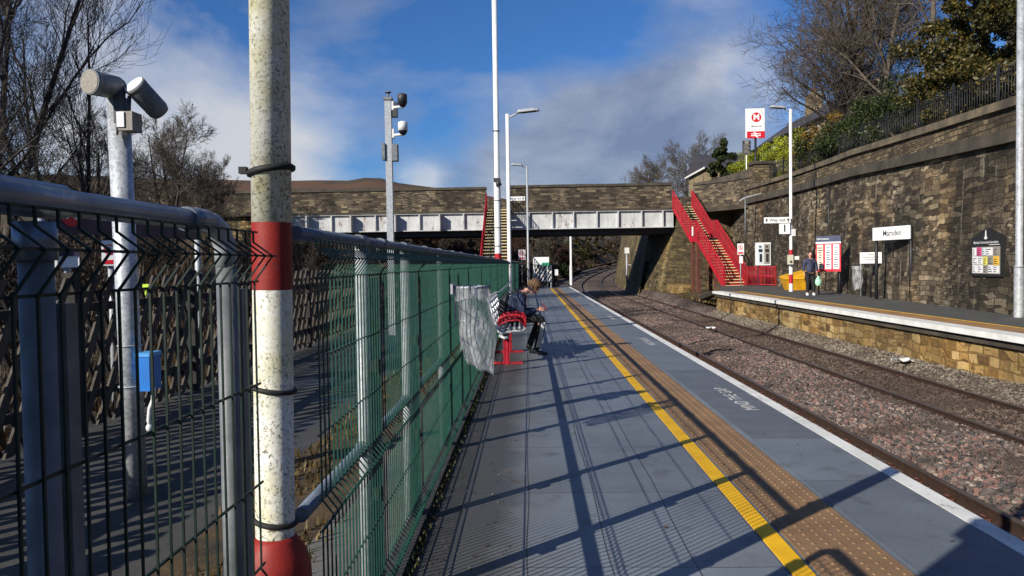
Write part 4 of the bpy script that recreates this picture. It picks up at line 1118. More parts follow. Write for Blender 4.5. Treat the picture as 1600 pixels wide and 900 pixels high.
# further white pole with red bands
def band_pole(name, label, x, y, h, r0, r1, zc, reds, grp, head=None, armdir=-1, m='white_paint', base=None):
    t = thing(name, label, 'lamp post' if head else 'pole', (x, y, base if base is not None else 0), grp)
    b0 = base if base is not None else 0
    cuts = [b0]+[z for a in reds for z in a]+[zc]
    prev = b0
    mb = MB()
    for a, b in reds:
        if a > prev: mb.tube([(x,y,prev),(x,y,a)], r0, 16, False)
        prev = b
    mb.tube([(x,y,prev),(x,y,zc)], r0, 16, False); mb.tube([(x,y,zc),(x,y,zc+.06),(x,y,h)], [r0*1.18,r1*1.02,r1], 16)
    mb.build('shaft', MT[m], t)
    for a, b in reds:
        mb = MB(); mb.tube([(x,y,a),(x,y,b)], r0*1.012, 16, False); mb.build('red_band', MT['red_paint'], t)
    if head:
        az = armdir; L = head
        mb = MB(); mb.tube([(x,y,h-.12),(x+az[0]*.25,y+az[1]*.25,h-.02),(x+az[0]*L,y+az[1]*L,h+.05)], .03, 8); mb.build('arm', MT['galv'], t)
        d = Vector((az[0], az[1], .08)).normalized(); s = Vector((-d.y, d.x, 0)).normalized(); B = Matrix((d, s, d.cross(s))).transposed()
        mb = MB(); c = Vector((x+az[0]*(L+.30), y+az[1]*(L+.30), h+.09))
        loop = [(-.36,.06),(-.30,.13),(.2,.17),(.34,.12),(.38,0),(.34,-.12),(.2,-.17),(-.30,-.13),(-.36,-.06)]
        mb.hexa([c+B@Vector((a, b, -.035)) for a, b in loop], [c+B@Vector((a*.86, b*.6, .06)) for a, b in loop]); lh = mb.build('lamp_head', MT['galv'], t)
        mb = MB(); mb.obox(c+B@Vector((0.02,0,-.04)), (.46,.22,.012), B); mb.build('lens', MT['dark_grey'], lh)
    return t
band_pole('striped_pole', 'slim white pole with a red band and red foot beside the bench', -.725, 18, 9.2, .078, .060, 3.46, [(0,1.10),(1.53,1.75)], 'red and white banded poles')
t = bpy.data.objects['striped_pole.001']
mb = MB(); mb.box(-.80,17.86,3.42,-.66,18.12,3.50); mb.cyl((-.68,17.9,3.32),(-.70,17.9,3.44),.07,.05,10); mb.build('collar', MT['dark_grey'], t)
for z in (2.98, 2.35, 1.92, 1.2, 4.6): mb = MB(); mb.tube([Vector((-.725,18,z))+Vector((.081*cos(q),.081*sin(q),0)) for q in rng(0, 2*pi, 16)], .009, 5, False); mb.build('strap', MT['black_rubber'], t)
band_pole('lamp_post', 'tall white lamp post whose lamp head reaches right over the platform', -.63, 24.5, 6.25, .075, .06, 1.4, [], 'platform lamp posts', .35, (1,0))
band_pole('lamp_post', 'grey lamp post with its head pointing left in front of the bridge', -.06, 45.5, 7.25, .085, .062, 1.5, [], 'platform lamp posts', .3, (-1,0), 'galv')
band_pole('lamp_post', 'white post beyond the bridge at the start of the track bend', 4.55, 84, 6.6, .16, .11, 1.2, [], 'platform lamp posts', .4, (-.8,-.5), 'white_paint', -.9)
band_pole('lamp_post', 'tall white lamp post carrying the platform number sign by the grit bin', 11.62, 34.4, 8.15, .085, .062, 1.3, [(.45,.85),(1.72,1.95)], 'platform lamp posts', .25, (-1,0), 'white_paint', FZ)
band_pole('lamp_post', 'spangled white column against the stone wall at the right edge', 11.28, 17.95, 10.5, .108, .078, 1.25, [], 'platform lamp posts', None, None, 'spangle', FZ)

# ------------------------------------------------------------------ loudspeaker post, camera post
SX, SY = -2.73, 5.2
lp = thing('loudspeaker_post', 'galvanised post behind the mesh fence topped by two grey loudspeakers', 'loudspeaker post', (SX, SY, -.05))
mb = MB(); mb.cyl((SX-.005,SY,-.1),(SX-.05,SY,2.66),.073,n=24); mb.build('post', MT['spangle'], lp)
def speaker(c, d, r, L, parent, facem):
    d = Vector(d).normalized(); mb = MB(); c = Vector(c)
    mb.tube([c-d*L/2, c-d*(L/2-.02), c+d*(L/2-.03), c+d*L/2], [r*.9,r,r*.97,r*.82], 26); s = mb.build('loudspeaker', MT['galv_dark'], parent)
    mb = MB(); mb.tube([c-d*(L/2+.004), c-d*(L/2-.03)], [r*1.02]*2, 26); mb.build('rim', MT['galv_dark'], s)
    mb = MB(); mb.tube([c-d*(L/2+.008), c-d*(L/2+.003)], [r*.93]*2, 26); mb.build('grille', facem, s)
MT['grille'] = mat('beige_speaker_grille', (.34,.31,.26), (.22,.20,.17), 60, .7, 0, .5, 220)
speaker((-2.80,5.08,2.725), (.32,.94,.02), .080, .235, lp, MT['grille'])
speaker((-2.575,5.2,2.655), (.36,.70,-.62), .074, .25, lp, MT['camera_white'])
mb = MB(); mb.tube([(-2.80,5.14,2.70),(-2.70,5.14,2.70),(-2.56,5.14,2.68)], .014, 6); mb.box(-2.76,5.10,2.48,-2.69,5.13,2.70); mb.tube([(-2.66,5.12,2.66),(-2.67,5.12,2.52)], .014, 6); mb.build('bracket', MT['dark_grey'], lp)
mb = MB(); mb.box(-2.70,5.04,2.42,-2.605,5.17,2.545); j = mb.build('junction_box', MT['grille'], lp)
mb = MB(); mb.box(-2.705,5.03,2.44,-2.655,5.038,2.54); mb.build('box_cover', MT['camera_white'], j)
mb = MB(); mb.tube([(-2.70,5.06,2.46),(-2.735,5.09,2.40),(-2.745,5.11,2.50)], .006, 6)
mb.build('cable', MT['black_rubber'], lp)
for z in (.98,.70): mb = MB(); mb.tube([Vector((SX-.02,SY,z))+Vector((.077*cos(q),.077*sin(q),0)) for q in rng(0, 2*pi, 20)], .006, 5, False); mb.build('strap', MT['galv'], lp)
bb = thing('control_box', 'bright blue plastic box strapped to the loudspeaker post', 'control box', (-2.57, 5.12, .81))
mb = MB(); mb.box(-2.630,5.05,.685,-2.545,5.21,.925); mb.build('case', MT['blue_plastic'], bb)
mb = MB(); mb.box(-2.636,5.044,.915,-2.539,5.216,.940); mb.build('lid', mat('pale_blue_plastic', (.10,.36,.75), (.08,.30,.66), 6, .35), bb)
mb = MB(); mb.tube([(-2.55,5.11,.70),(-2.55,5.10,.62),(-2.575,5.10,.56),(-2.585,5.10,.48),(-2.575,5.10,.44)], .014, 8); mb.ball((-2.58,5.10,.43),(.024,.024,.03)); mb.build('cable', MT['camera_white'], bb)

cp = thing('camera_post', 'square galvanised post carrying two dome cameras above the fence', 'camera post', (-2.52, 14, -.05))
mb = MB(); mb.box(-2.58,13.94,-.1,-2.465,14.055,4.50); mb.build('post', MT['galv'], cp)
mb = MB(); mb.box(-2.60,13.92,4.50,-2.445,14.075,4.55); mb.cyl((-2.52,14,4.55),(-2.52,14,4.64),.02,n=8); mb.cyl((-2.52,14,4.64),(-2.52,14,4.67),.065,.03,12); mb.build('cap', MT['galv_dark'], cp)
for z, dk in ((4.42,1),(3.92,0)):
    mb = MB(); mb.box(-2.465,13.95,z-.10,-2.42,14.05,z+.06); mb.tube([(-2.45,13.98,z-.05),(-2.27,13.95,z-.05),(-2.26,13.95,z-.02)], .028, 8); a = mb.build('bracket', MT['camera_white'], cp)
    mb = MB(); mb.tube([(-2.255,13.95,z+.19),(-2.255,13.95,z+.17),(-2.255,13.95,z+.02)], [.05,.085,.088], 16); d_ = mb.build('dome_camera', MT['camera_white'] if not dk else MT['dark_grey'], cp)
    mb = MB(); mb.ball((-2.255,13.95,z+.02), (.08,.08,.085)); mb.build('lens_dome', MT['dark_glass'], d_)
mb = MB(); mb.box(-2.46,13.96,4.20,-2.36,14.08,4.46); mb.build('housing', MT['dark_grey'], cp)
mb = MB(); mb.box(-2.64,13.90,3.42,-2.585,14.06,3.72); mb.box(-2.462,13.90,3.40,-2.36,14.08,3.70); mb.build('cabinet', MT['galv_dark'], cp)

# ------------------------------------------------------------------ dark timber fence with diagonal slats (left)
tf = thing('timber_fence', 'dark timber fence of steep diagonal slats behind the yard', 'fence', (-4.3, 20, 0))
def slat_panel(y0, y1, z0, z1, parent, m1, m2, x=-4.3, along='y', step=.30):
    mb = MB(); mk = MB()
    def P(a, z, off): return (x+off, a, z) if along == 'y' else (a, x-off, z)
    H = z1-z0; run = H*.62
    a = y0-run
    while a < y1:
        for mbb, sg, off in ((mb, 1, .03), (mk, -1, -.03)):
            w_ = .058 if sg > 0 else .028
            s0, s1 = (a, a+run) if sg > 0 else (a+run, a)
            ts = 0; te = 1
            def clip(t): return max(0, min(1, t))
            if sg > 0: ts = clip((y0-a)/run); te = clip((y1-a)/run)
            else: ts = clip((a+run-y1)/run); te = clip((a+run-y0)/run)
            if te-ts < .03: continue
            q0 = s0+(s1-s0)*ts; q1 = s0+(s1-s0)*te; za = z0+H*ts; zb = z0+H*te
            th = .012
            b = [P(q0-w_, za, off-th), P(q0+w_, za, off-th), P(q0+w_, za, off+th), P(q0-w_, za, off+th)]
            t_ = [P(q1-w_, zb, off-th), P(q1+w_, zb, off-th), P(q1+w_, zb, off+th), P(q1-w_, zb, off+th)]
            mbb.hexa(b, t_)
        a += step
    f = mb.build('slats', m1, parent); g = mk.build('back_slats', m2, parent)
    return f, g
y = -3.
while y < 47:
    slat_panel(y, y+2.44, -.02, 1.43, tf, MT['timber'], MT['timber_black'])
    mb = MB(); mb.box(-4.36,y+2.44,-.2,-4.24,y+2.54,1.48); mb.build('post', MT['timber_black'], tf)
    y += 2.54
mb = MB(); mb.box(-4.33,-3,.25,-4.27,47,.33); mb.box(-4.33,-3,1.10,-4.27,47,1.18); mb.build('rail', MT['timber_black'], tf)

# crossed slat fence closing the platform end
ef = thing('slat_fence', 'dark crossed-slat fence closing off the far end of the near platform', 'fence', (.1, 48.2, 0))
slat_panel(-1.3, 1.75, .02, 1.5, ef, MT['timber_black'], MT['timber_black'], 48.2, 'x', .22)
for x in (-1.3, .2, 1.75): mb = MB(); mb.box(x-.05,48.15,-.1,x+.05,48.25,1.65); mb.build('post', MT['timber_black'], ef)
wf = thing('slat_fence', 'short sunlit white crossed-slat barrier under the white and green sign', 'fence', (.75, 47.9, 0))
slat_panel(.25, 1.35, .35, 1.35, wf, MT['white_paint'], MT['timber_black'], 47.9, 'x', .22)
for x in (.25, 1.35): mb = MB(); mb.box(x-.04,47.92,-.1,x+.04,48.0,1.4); mb.build('post', MT['white_paint'], wf)

# ------------------------------------------------------------------ signs
def sign(name, label, c, w, h, ux, m, posts=(), postm='black', zfoot=0, th=.03, cat='sign', grp=None, pr=.035):
    """flat board; ux = horizontal direction seen left to right by its reader"""
    ux = Vector(ux).normalized(); n = ux.cross(Vector((0,0,1))); c = Vector(c)
    t = thing(name, label, cat, (c.x, c.y, zfoot), grp)
    B = Matrix((ux, -n, (0,0,1))).transposed()
    mb = MB(); mb.obox(c-n*th/2, (w, th, h), B); b = mb.build('board', MT[m], t)
    for off, z1 in posts:
        p = c+ux*off-n*(th+pr+.004); mb = MB(); mb.cyl((p.x,p.y,zfoot),(p.x,p.y,z1),pr,n=10); mb.build('post', MT[postm], t)
    return t, b, c, ux, n, B
Z3 = Vector((0,0,1))
def face(c, ux, n, a, b, off=.001): return c+ux*a+Z3*b+n*off
# station totem
t, b, c, ux, n, B = sign('station_sign', 'tall white station sign with a red M disc on a black pole', (14.19,48.5,10.05), 1.17, 1.82, (1,-.05,0), 'sign_white', [(.05,9.2)], 'black', 5.2, .06, pr=.07)
mb = MB(); mb.obox(face(c,ux,n,.05,-.72,-.027), (1.10,.06,.42), B); rp = mb.build('red_panel', MT['sign_red'], t)
mb = MB(); disc(mb, face(c,ux,n,.08,.36,.002), .30, ux, Z3, .004); mb.build('red_disc', MT['sign_red'], t)
mb = MB(); text_into(mb, 'M', .50, face(c,ux,n,.08,.355,.008), ux, Z3, .002, 'CENTER', .035, 1.0); mb.build('letter', MT['sign_white'], t)
mb = MB(); text_into(mb, 'Marsden Rail', .12, face(c,ux,n,.08,-.20,.004), ux, Z3, .002, 'CENTER', .012); mb.build('lettering', MT['ink'], t)
mb = MB()
for s_ in (-1, 1): mb.prism([(-.30,-.028),(.30,-.028),(.30,.028),(-.30,.028)], face(c,ux,n,.05,-.72+.055*s_,.006), ux, Z3, .003)
def bar(mb, c, ux, n, x0, y0, x1, y1, w, off=.006):
    d = Vector((x1-x0, y1-y0)).normalized(); q = Vector((-d.y, d.x))*w/2
    mb.prism([(x0-q.x,y0-q.y),(x1-q.x,y1-q.y),(x1+q.x,y1+q.y),(x0+q.x,y0+q.y)], face(c,ux,n,0,0,off), ux, Z3, .003)
bar(mb, c, ux, n, -.10,-.54,.09,-.665,.06,.0065); bar(mb, c, ux, n, .0,-.775,.20,-.90,.06,.0065); bar(mb, c, ux, n, .09,-.665,-.07,-.775,.06,.007)
mb.build('double_arrow', MT['sign_white'], rp)
t, b, c, ux, n, B = sign('information_sign', 'small grey text sign on a white post beside the tall station sign', (13.86,49.2,8.65), .52, .86, (1,0,0), 'dark_grey', [(0,8.9)], 'white_paint', 5.2)
mb = MB()
for i in range(7): mb.prism([(-.2,0),(.2-.05*(i % 3),0),(.2-.05*(i % 3),.035),(-.2,.035)], face(c,ux,n,0,-.36+i*.085), ux, Z3, .003)
mb.prism([(-.12,0),(.12,0),(.12,.16),(-.12,.16)], face(c,ux,n,0,.24), ux, Z3, .003)
mb.build('lettering', MT['grille'], t)
# way out and platform number (far platform)
def arrow_up(mb, c, ux, n, x, y, s, flip=1):
    mb.prism([(x-.12*s,y-.5*s*flip),(x+.12*s,y-.5*s*flip),(x+.12*s,y+.05*s*flip),(x-.12*s,y+.05*s*flip)][::flip], face(c,ux,n,0,0,.002), ux, Z3, .003)
    mb.prism([(x-.40*s,y+.0*s),(x+.40*s,y),(x,y+.5*s*flip)][::flip], face(c,ux,n,0,0,.0025), ux, Z3, .003)
t, b, c, ux, n, B = sign('way_out_sign', 'white Way out sign with two arrows above the platform number', (10.98,34.25,3.26), 1.14, .26, (1,-.08,0), 'sign_white', th=.04, zfoot=3.13)
mb = MB(); text_into(mb, 'Way out', .19, face(c,ux,n,0,0,.002), ux, Z3, .002, 'CENTER', .012)
arrow_up(mb, c, ux, n, -.46, 0, .17); arrow_up(mb, c, ux, n, .46, 0, .17); mb.build('lettering', MT['ink'], t)
mb = MB(); mb.tube([(11.4,34.3,3.26),(11.62,34.34,3.26)], .025, 6); mb.build('bracket', MT['galv'], t)
t, b, c, ux, n, B = sign('platform_number_sign', 'square white sign reading 1 on the far lamp post', (11.30,34.26,2.88), .46, .46, (1,-.08,0), 'sign_white', th=.04, zfoot=2.65)
mb = MB(); text_into(mb, '1', .44, face(c,ux,n,0,.0,.002), ux, Z3, .002, 'CENTER', .02); mb.build('number', MT['ink'], t)
mb = MB(); mb.tube([(11.4,34.3,2.88),(11.62,34.34,2.88)], .025, 6); mb.build('bracket', MT['galv'], t)
mb = MB(); mb.box(11.60,34.20,2.55,11.76,34.30,2.86); ob = mb.build('junction_box', MT['camera_white']); tag(ob, 'small white box clamped to the far lamp post below the number sign', 'junction box')
hp = thing('help_point', 'cream help point box on the far lamp post above the grit bin', 'help point', (11.52,34.3,1.3))
mb = MB(); mb.box(11.42,34.14,1.30,11.64,34.30,1.72); mb.build('case', MT['cream'], hp)
mb = MB(); mb.cyl((11.53,34.14,1.42),(11.53,34.12,1.42),.05,n=12); mb.build('button', MT['dark_grey'], hp)
mb = MB(); mb.box(11.71,34.22,1.50,11.92,34.26,1.66); tag(mb.build('small_sign', MT['sign_white']), 'tiny white plate sticking out beside the cream help point', 'sign')
# way out sign by the left stairs (hung from the tall white lamp post)
t, b, c, ux, n, B = sign('way_out_sign', 'white Way out sign with one arrow hung from the lamp post before the left stairs', (-.37,26.2,3.72), .50, .14, (1,0,0), 'sign_white', zfoot=3.6)
mb = MB(); text_into(mb, 'Way out', .10, face(c,ux,n,-.05,0,.002), ux, Z3, .002, 'CENTER', .006); arrow_up(mb, c, ux, n, .19, 0, .10); mb.build('lettering', MT['ink'], t)
mb = MB(); mb.tube([(-.60,26.24,3.72),(-.63,24.6,3.72)], .015, 5); mb.build('bracket', MT['galv'], t)
# name board on the far platform
t, b, c, ux, n, B = sign('name_board', 'white Marsden station name board on two black posts against the stone wall', (12.06,25.95,2.34), 1.98, .44, (.16,-1,0), 'sign_white', [(-.92,2.56),(.92,2.56)], 'black', FZ, .04, pr=.055)
mb = MB(); text_into(mb, 'Marsden', .27, face(c,ux,n,.08,.0,.002), ux, Z3, .002, 'CENTER', .004, 1.05); mb.build('lettering', MT['ink'], t)
mb = MB()
for z in (2.11, 2.57): mb.obox(c+Vector((0,0,z-2.34))-n*.02, (2.0,.045,.018), B)
mb.build('frame', MT['dark_grey'], t)
# small white sign with the sack
t, b, c, ux, n, B = sign('notice_sign', 'small white notice on a thin post beside the clear sack on the far platform', (12.27,27.9,1.53), .72, .40, (1,-.25,0), 'sign_white', [(.0,1.70)], 'black', FZ)
mb = MB()
for i, L in enumerate((.22,.56,.40)): mb.prism([(-L/2,0),(L/2,0),(L/2,.028),(-L/2,.028)], face(c,ux,n,0,.10-i*.09), ux, Z3, .003)
mb.build('lettering', MT['grille'], t)
# red timetable board
t, b, c, ux, n, B = sign('timetable_board', 'red timetable board with a navy header and three posters on black posts', (11.95,31.0,1.72), .95, 1.42, (.82,-.57,0), 'sign_red', [(-.40,1.2),(.40,1.2)], 'black', FZ, .09, 'notice board')
mb = MB(); mb.obox(c+Z3*.60+n*.006-n*.05, (.955,.11,.24), B); hd = mb.build('header', MT['sign_navy'], t)
mb = MB(); mb.obox(c+Z3*.445+n*.006-n*.05, (.955,.11,.065), B); mb.build('white_strip', MT['sign_white'], t)
mb = MB(); text_into(mb, 'Information', .10, face(c,ux,n,-.20,.60,.014), ux, Z3, .002, 'CENTER', .01); mb.build('lettering', MT['sign_white'], hd)
PA = MT['sign_white']; PINK = mat('pale_poster_pink', (.75,.62,.5), (.7,.5,.42), 9, .5); PBLUE = mat('pale_poster_blue', (.55,.66,.72), (.7,.72,.72), 7, .5)
for x0, pm in ((-.31,PINK),(0.0,PBLUE),(.30,PA)):
    mb = MB(); mb.obox(face(c,ux,n,x0,-.12,.004), (.235,.008,.98), B); ps = mb.build('poster', pm, t)
    mb = MB()
    for i in range(9):
        w_ = R.uniform(.06,.18); z_ = -.52+i*.095; mb.prism([(-w_/2,0),(w_/2,0),(w_/2,.035),(-w_/2,.035)], face(c,ux,n,x0+R.uniform(-.02,.02),z_-.02,.009), ux, Z3, .002)
    mb.build('print', MT['ink'], ps)
# poster cabinet by the stairs
pc = thing('poster_cabinet', 'white two-poster display cabinet standing behind the low red railing', 'display cabinet', (13.05,43.0,FZ))
mb = MB(); mb.box(12.62,42.9,1.22,13.38,43.25,2.48); mb.build('case', MT['sign_white'], pc)
mb = MB(); mb.box(13.382,42.905,1.24,13.40,43.24,2.46); mb.build('side_panel', MT['galv_dark'], pc)
for x0, pm in ((12.66,PBLUE),(13.02,MT['grille'])):
    mb = MB(); mb.box(x0,42.885,1.30,x0+.31,42.897,2.40); q = mb.build('poster', pm, pc)
    mb = MB(); mb.box(x0+.10,42.878,1.40,x0+.24,42.884,1.85); mb.box(x0+.05,42.878,1.95,x0+.26,42.884,2.12); mb.box(x0+.08,42.878,2.2,x0+.2,42.884,2.3); mb.build('print', MT['ink'], q)
for x0 in (12.72, 13.26): mb = MB(); mb.box(x0,43.0,FZ,x0+.08,43.08,1.22); mb.build('leg', MT['sign_purple'], pc)
# community notice board on the wall
nb = thing('notice_board', 'black pointed notice board full of posters fixed to the stone wall', 'notice board', (11.4,19.95,1.0))
ux = Vector((wallx(19.1)-wallx(20.75), 19.1-20.75, 0)).normalized(); n = ux.cross(Z3); c = Vector((wallx(19.92)+.035, 19.92, 1.0))-ux*.0+n*.04
B = Matrix((ux, -n, (0,0,1))).transposed()
mb = MB(); mb.prism([(-.83,0),(.83,0),(.83,1.0),(0,1.24),(-.83,1.0)], c-n*.09, ux, Z3, .14); mb.build('cabinet', MT['black'], nb)
cc = c+n*.052
mb = MB(); mb.prism([(-.75,.07),(.75,.07),(.75,.76),(-.75,.76)], cc, ux, Z3, .003); pn = mb.build('pin_board', MT['grille'], nb)
cols = [PA, PA, mat('poster_yellow', (.75,.70,.12), (.7,.6,.1), 6, .5), mat('poster_amber', (.8,.5,.06), (.7,.4,.05), 6, .5), mat('poster_magenta', (.6,.06,.2), (.55,.08,.2), 6, .5), MT['grille'], PBLUE]
lay = [(-.72,.54,.22,.20,0),(-.48,.53,.26,.22,4),(-.19,.55,.2,.19,6),(.04,.54,.34,.2,0),(.41,.53,.3,.2,5),(-.73,.31,.33,.21,0),(-.37,.31,.22,.2,0),(-.12,.30,.22,.21,2),(.13,.3,.25,.22,5),(.41,.29,.3,.23,3),(-.72,.09,.3,.2,0),(-.40,.09,.26,.2,0),(-.11,.09,.22,.2,5),(.14,.09,.26,.2,0),(.42,.09,.3,.19,0)]
for (x, z, w_, h_, ci) in lay:
    mb = MB(); mb.prism([(x,z),(x+w_,z),(x+w_,z+h_),(x,z+h_)], cc+n*.004, ux, Z3, .003); q = mb.build('poster', cols[ci], nb)
    mb = MB()
    for i in range(3):
        l = R.uniform(.3,.85)*w_; mb.prism([(x+.02,z+.03+i*.055),(x+.02+l*.9,z+.03+i*.055),(x+.02+l*.9,z+.05+i*.055),(x+.02,z+.05+i*.055)], cc+n*.0075, ux, Z3, .002)
    mb.build('print', MT['ink'], q)
mb = MB(); text_into(mb, 'Marsden Community Association', .098, cc+Z3*.875+n*.001, ux, Z3, .002, 'CENTER', .008)
mb.prism([(.18,.80),(.72,.80),(.72,.815),(.18,.815)], cc, ux, Z3, .003)
mb.prism([(-.03,.95),(.03,.95),(.10,.99),(.04,1.02),(.025,1.14),(0,1.20),(-.025,1.14),(-.04,1.02),(-.10,.99)], cc, ux, Z3, .003); mb.build('lettering', MT['sign_white'], nb)
# prohibition sign and white/green sign at the platform end
def ring(mb, c, ux, n, r, w_, off):
    k = 24
    for i in range(k):
        a, b2 = 2*pi*i/k, 2*pi*(i+1)/k
        mb.prism([(r*cos(a),r*sin(a)),(r*cos(b2),r*sin(b2)),((r-w_)*cos(b2),(r-w_)*sin(b2)),((r-w_)*cos(a),(r-w_)*sin(a))][::-1], face(c,ux,n,0,0,off), ux, Z3, -.003)
def warn(name, label, c, w_, h_, ux, zfoot, post=True):
    t, b, c, ux, n, B = sign(name, label, c, w_, h_, ux, 'sign_white', [(0, c[2]+.1)] if post else [], 'galv', zfoot)
    mb = MB(); cc = c+Z3*h_*.14
    bar(mb, cc, ux, n, -.20*w_,.20*w_,.20*w_,-.20*w_,.08*w_,.004)
    kk = 20; r = .33*w_
    for i in range(kk):
        a, b2 = 2*pi*i/kk, 2*pi*(i+1)/kk; bar(mb, cc, ux, n, r*cos(a),r*sin(a),r*cos(b2),r*sin(b2),.08*w_,.003)
    mb.prism([(-.4*w_,-.43*h_),(.4*w_,-.43*h_),(.4*w_,-.27*h_),(-.4*w_,-.27*h_)], face(c,ux,n,0,0,.003), ux, Z3, .003)
    mb.build('symbol', MT['sign_red'], t)
    mb = MB(); mb.prism([(-.08*w_,-.2*w_),(.05*w_,-.2*w_),(.1*w_,.1*w_),(-.03*w_,.2*w_)], face(cc,ux,n,0,0,.002), ux, Z3, .002); mb.build('figure', MT['ink'], t)
    return t
warn('warning_sign', 'white and red no-trespass sign at the end of the near platform', (-.45,47.4,2.06), .42, .62, (1,0,0), 0)
warn('warning_sign', 'pinkish no-entry sign fixed part way up the right red staircase', (11.95,43.7,2.15), .36, .62, (1,-.1,0), FZ)
mb = MB(); mb.box(11.86,43.68,1.34,12.06,43.70,1.74); tag(mb.build('small_sign', MT['sign_white']), 'blank white plate under the no-entry sign on the red stairs', 'sign')
mb = MB(); mb.box(9.95,47.2,3.05,10.03,47.24,3.62); tag(mb.build('small_sign', MT['sign_white']), 'narrow white strip on the left side of the red staircase', 'sign')
t, b, c, ux, n, B = sign('notice_sign', 'white sign with a green corner in front of the crossed-slat fence', (.72,47.5,1.62), 1.0, .56, (1,0,0), 'sign_white', [(-.4,1.6),(.4,1.6)], 'galv', 0)
mb = MB(); mb.prism([(.06,-.28),(.5,-.28),(.5,-.06),(.06,-.06)], face(c,ux,n,0,0,.002), ux, Z3, .003); mb.build('green_corner', MT['green_sign'], t)
mb = MB()
for i, (x, h_) in enumerate(((-.44,.06),(-.36,.1),(-.27,.07),(-.18,.12),(-.08,.07),(.0,.10),(.12,.12),(.22,.07),(.3,.12))): mb.prism([(x,-.27),(x+.06,-.27),(x+.06,-.27+h_),(x,-.27+h_)], face(c,ux,n,0,0,.006), ux, Z3, .003)
mb.build('picture', MT['timber_black'], t)
mb = MB(); mb.box(1.58,47.6,.75,1.78,47.8,1.12); tag(mb.build('equipment_box', MT['camera_white']), 'small white box on the right end post of the crossed-slat fence', 'equipment box')
# signs seen through the left fence
t, b, c, ux, n, B = sign('name_board', 'dark purple station name board with a red disc seen above the rail at far left', (-5.05,9.8,2.15), 2.9, .46, (.15,1,0), 'sign_purple', [(-1.5,2.45),(1.5,2.4)], 'galv', -.3, .04, pr=.045)
mb = MB(); disc(mb, face(c,ux,n,-1.15,.02,.002), .17, ux, Z3, .004); d_ = mb.build('red_disc', MT['sign_red'], t)
mb = MB(); text_into(mb, 'M', .26, face(c,ux,n,-1.15,.02,.008), ux, Z3, .002, 'CENTER', .03); mb.build('letter', MT['sign_white'], d_)
warn('warning_sign', 'little white and red sign behind the mesh fence left of the loudspeaker post', (-5.0,9.05,1.70), .17, .30, (.9,.3,0), -.3)
t, b, c, ux, n, B = sign('notice_sign', 'white notice with a purple top edge low behind the mesh fence at far left', (-5.2,8.5,1.60), .28, .13, (.9,.3,0), 'sign_white', [(0,1.6)], 'galv', -.3)
mb = MB(); mb.obox(c+Z3*.085, (.285,.035,.05), B); mb.build('purple_strip', MT['sign_purple'], t)
mb = MB(); mb.box(-5.2,10.2,1.22,-5.06,10.3,1.30); mb.box(-5.18,10.22,1.15,-5.08,10.28,1.218); tag(mb.build('lime_marker', MT['hivis']), 'lime green marker showing through the fence below the name board', 'marker')

# ------------------------------------------------------------------ grit bin
gb = thing('grit_bin', 'yellow plastic grit bin beside the far lamp post', 'grit bin', (12.3,36.2,FZ))
mb = MB(); mb.hexa([(11.95,35.75,FZ),(12.75,35.65,FZ),(12.85,36.45,FZ),(12.05,36.6,FZ)], [(11.72,35.55,FZ+.52),(12.86,35.45,FZ+.52),(12.98,36.62,FZ+.62),(11.85,36.75,FZ+.62)]); mb.build('body', MT['yellow_plastic'], gb)
mb = MB(); mb.hexa([(11.69,35.52,FZ+.522),(12.89,35.42,FZ+.522),(13.0,36.64,FZ+.622),(11.82,36.78,FZ+.622)], [(11.95,35.60,FZ+.64),(12.86,35.46,FZ+.90),(12.97,36.60,FZ+.95),(12.05,36.7,FZ+.72)]); mb.build('lid', MT['yellow_plastic'], gb)

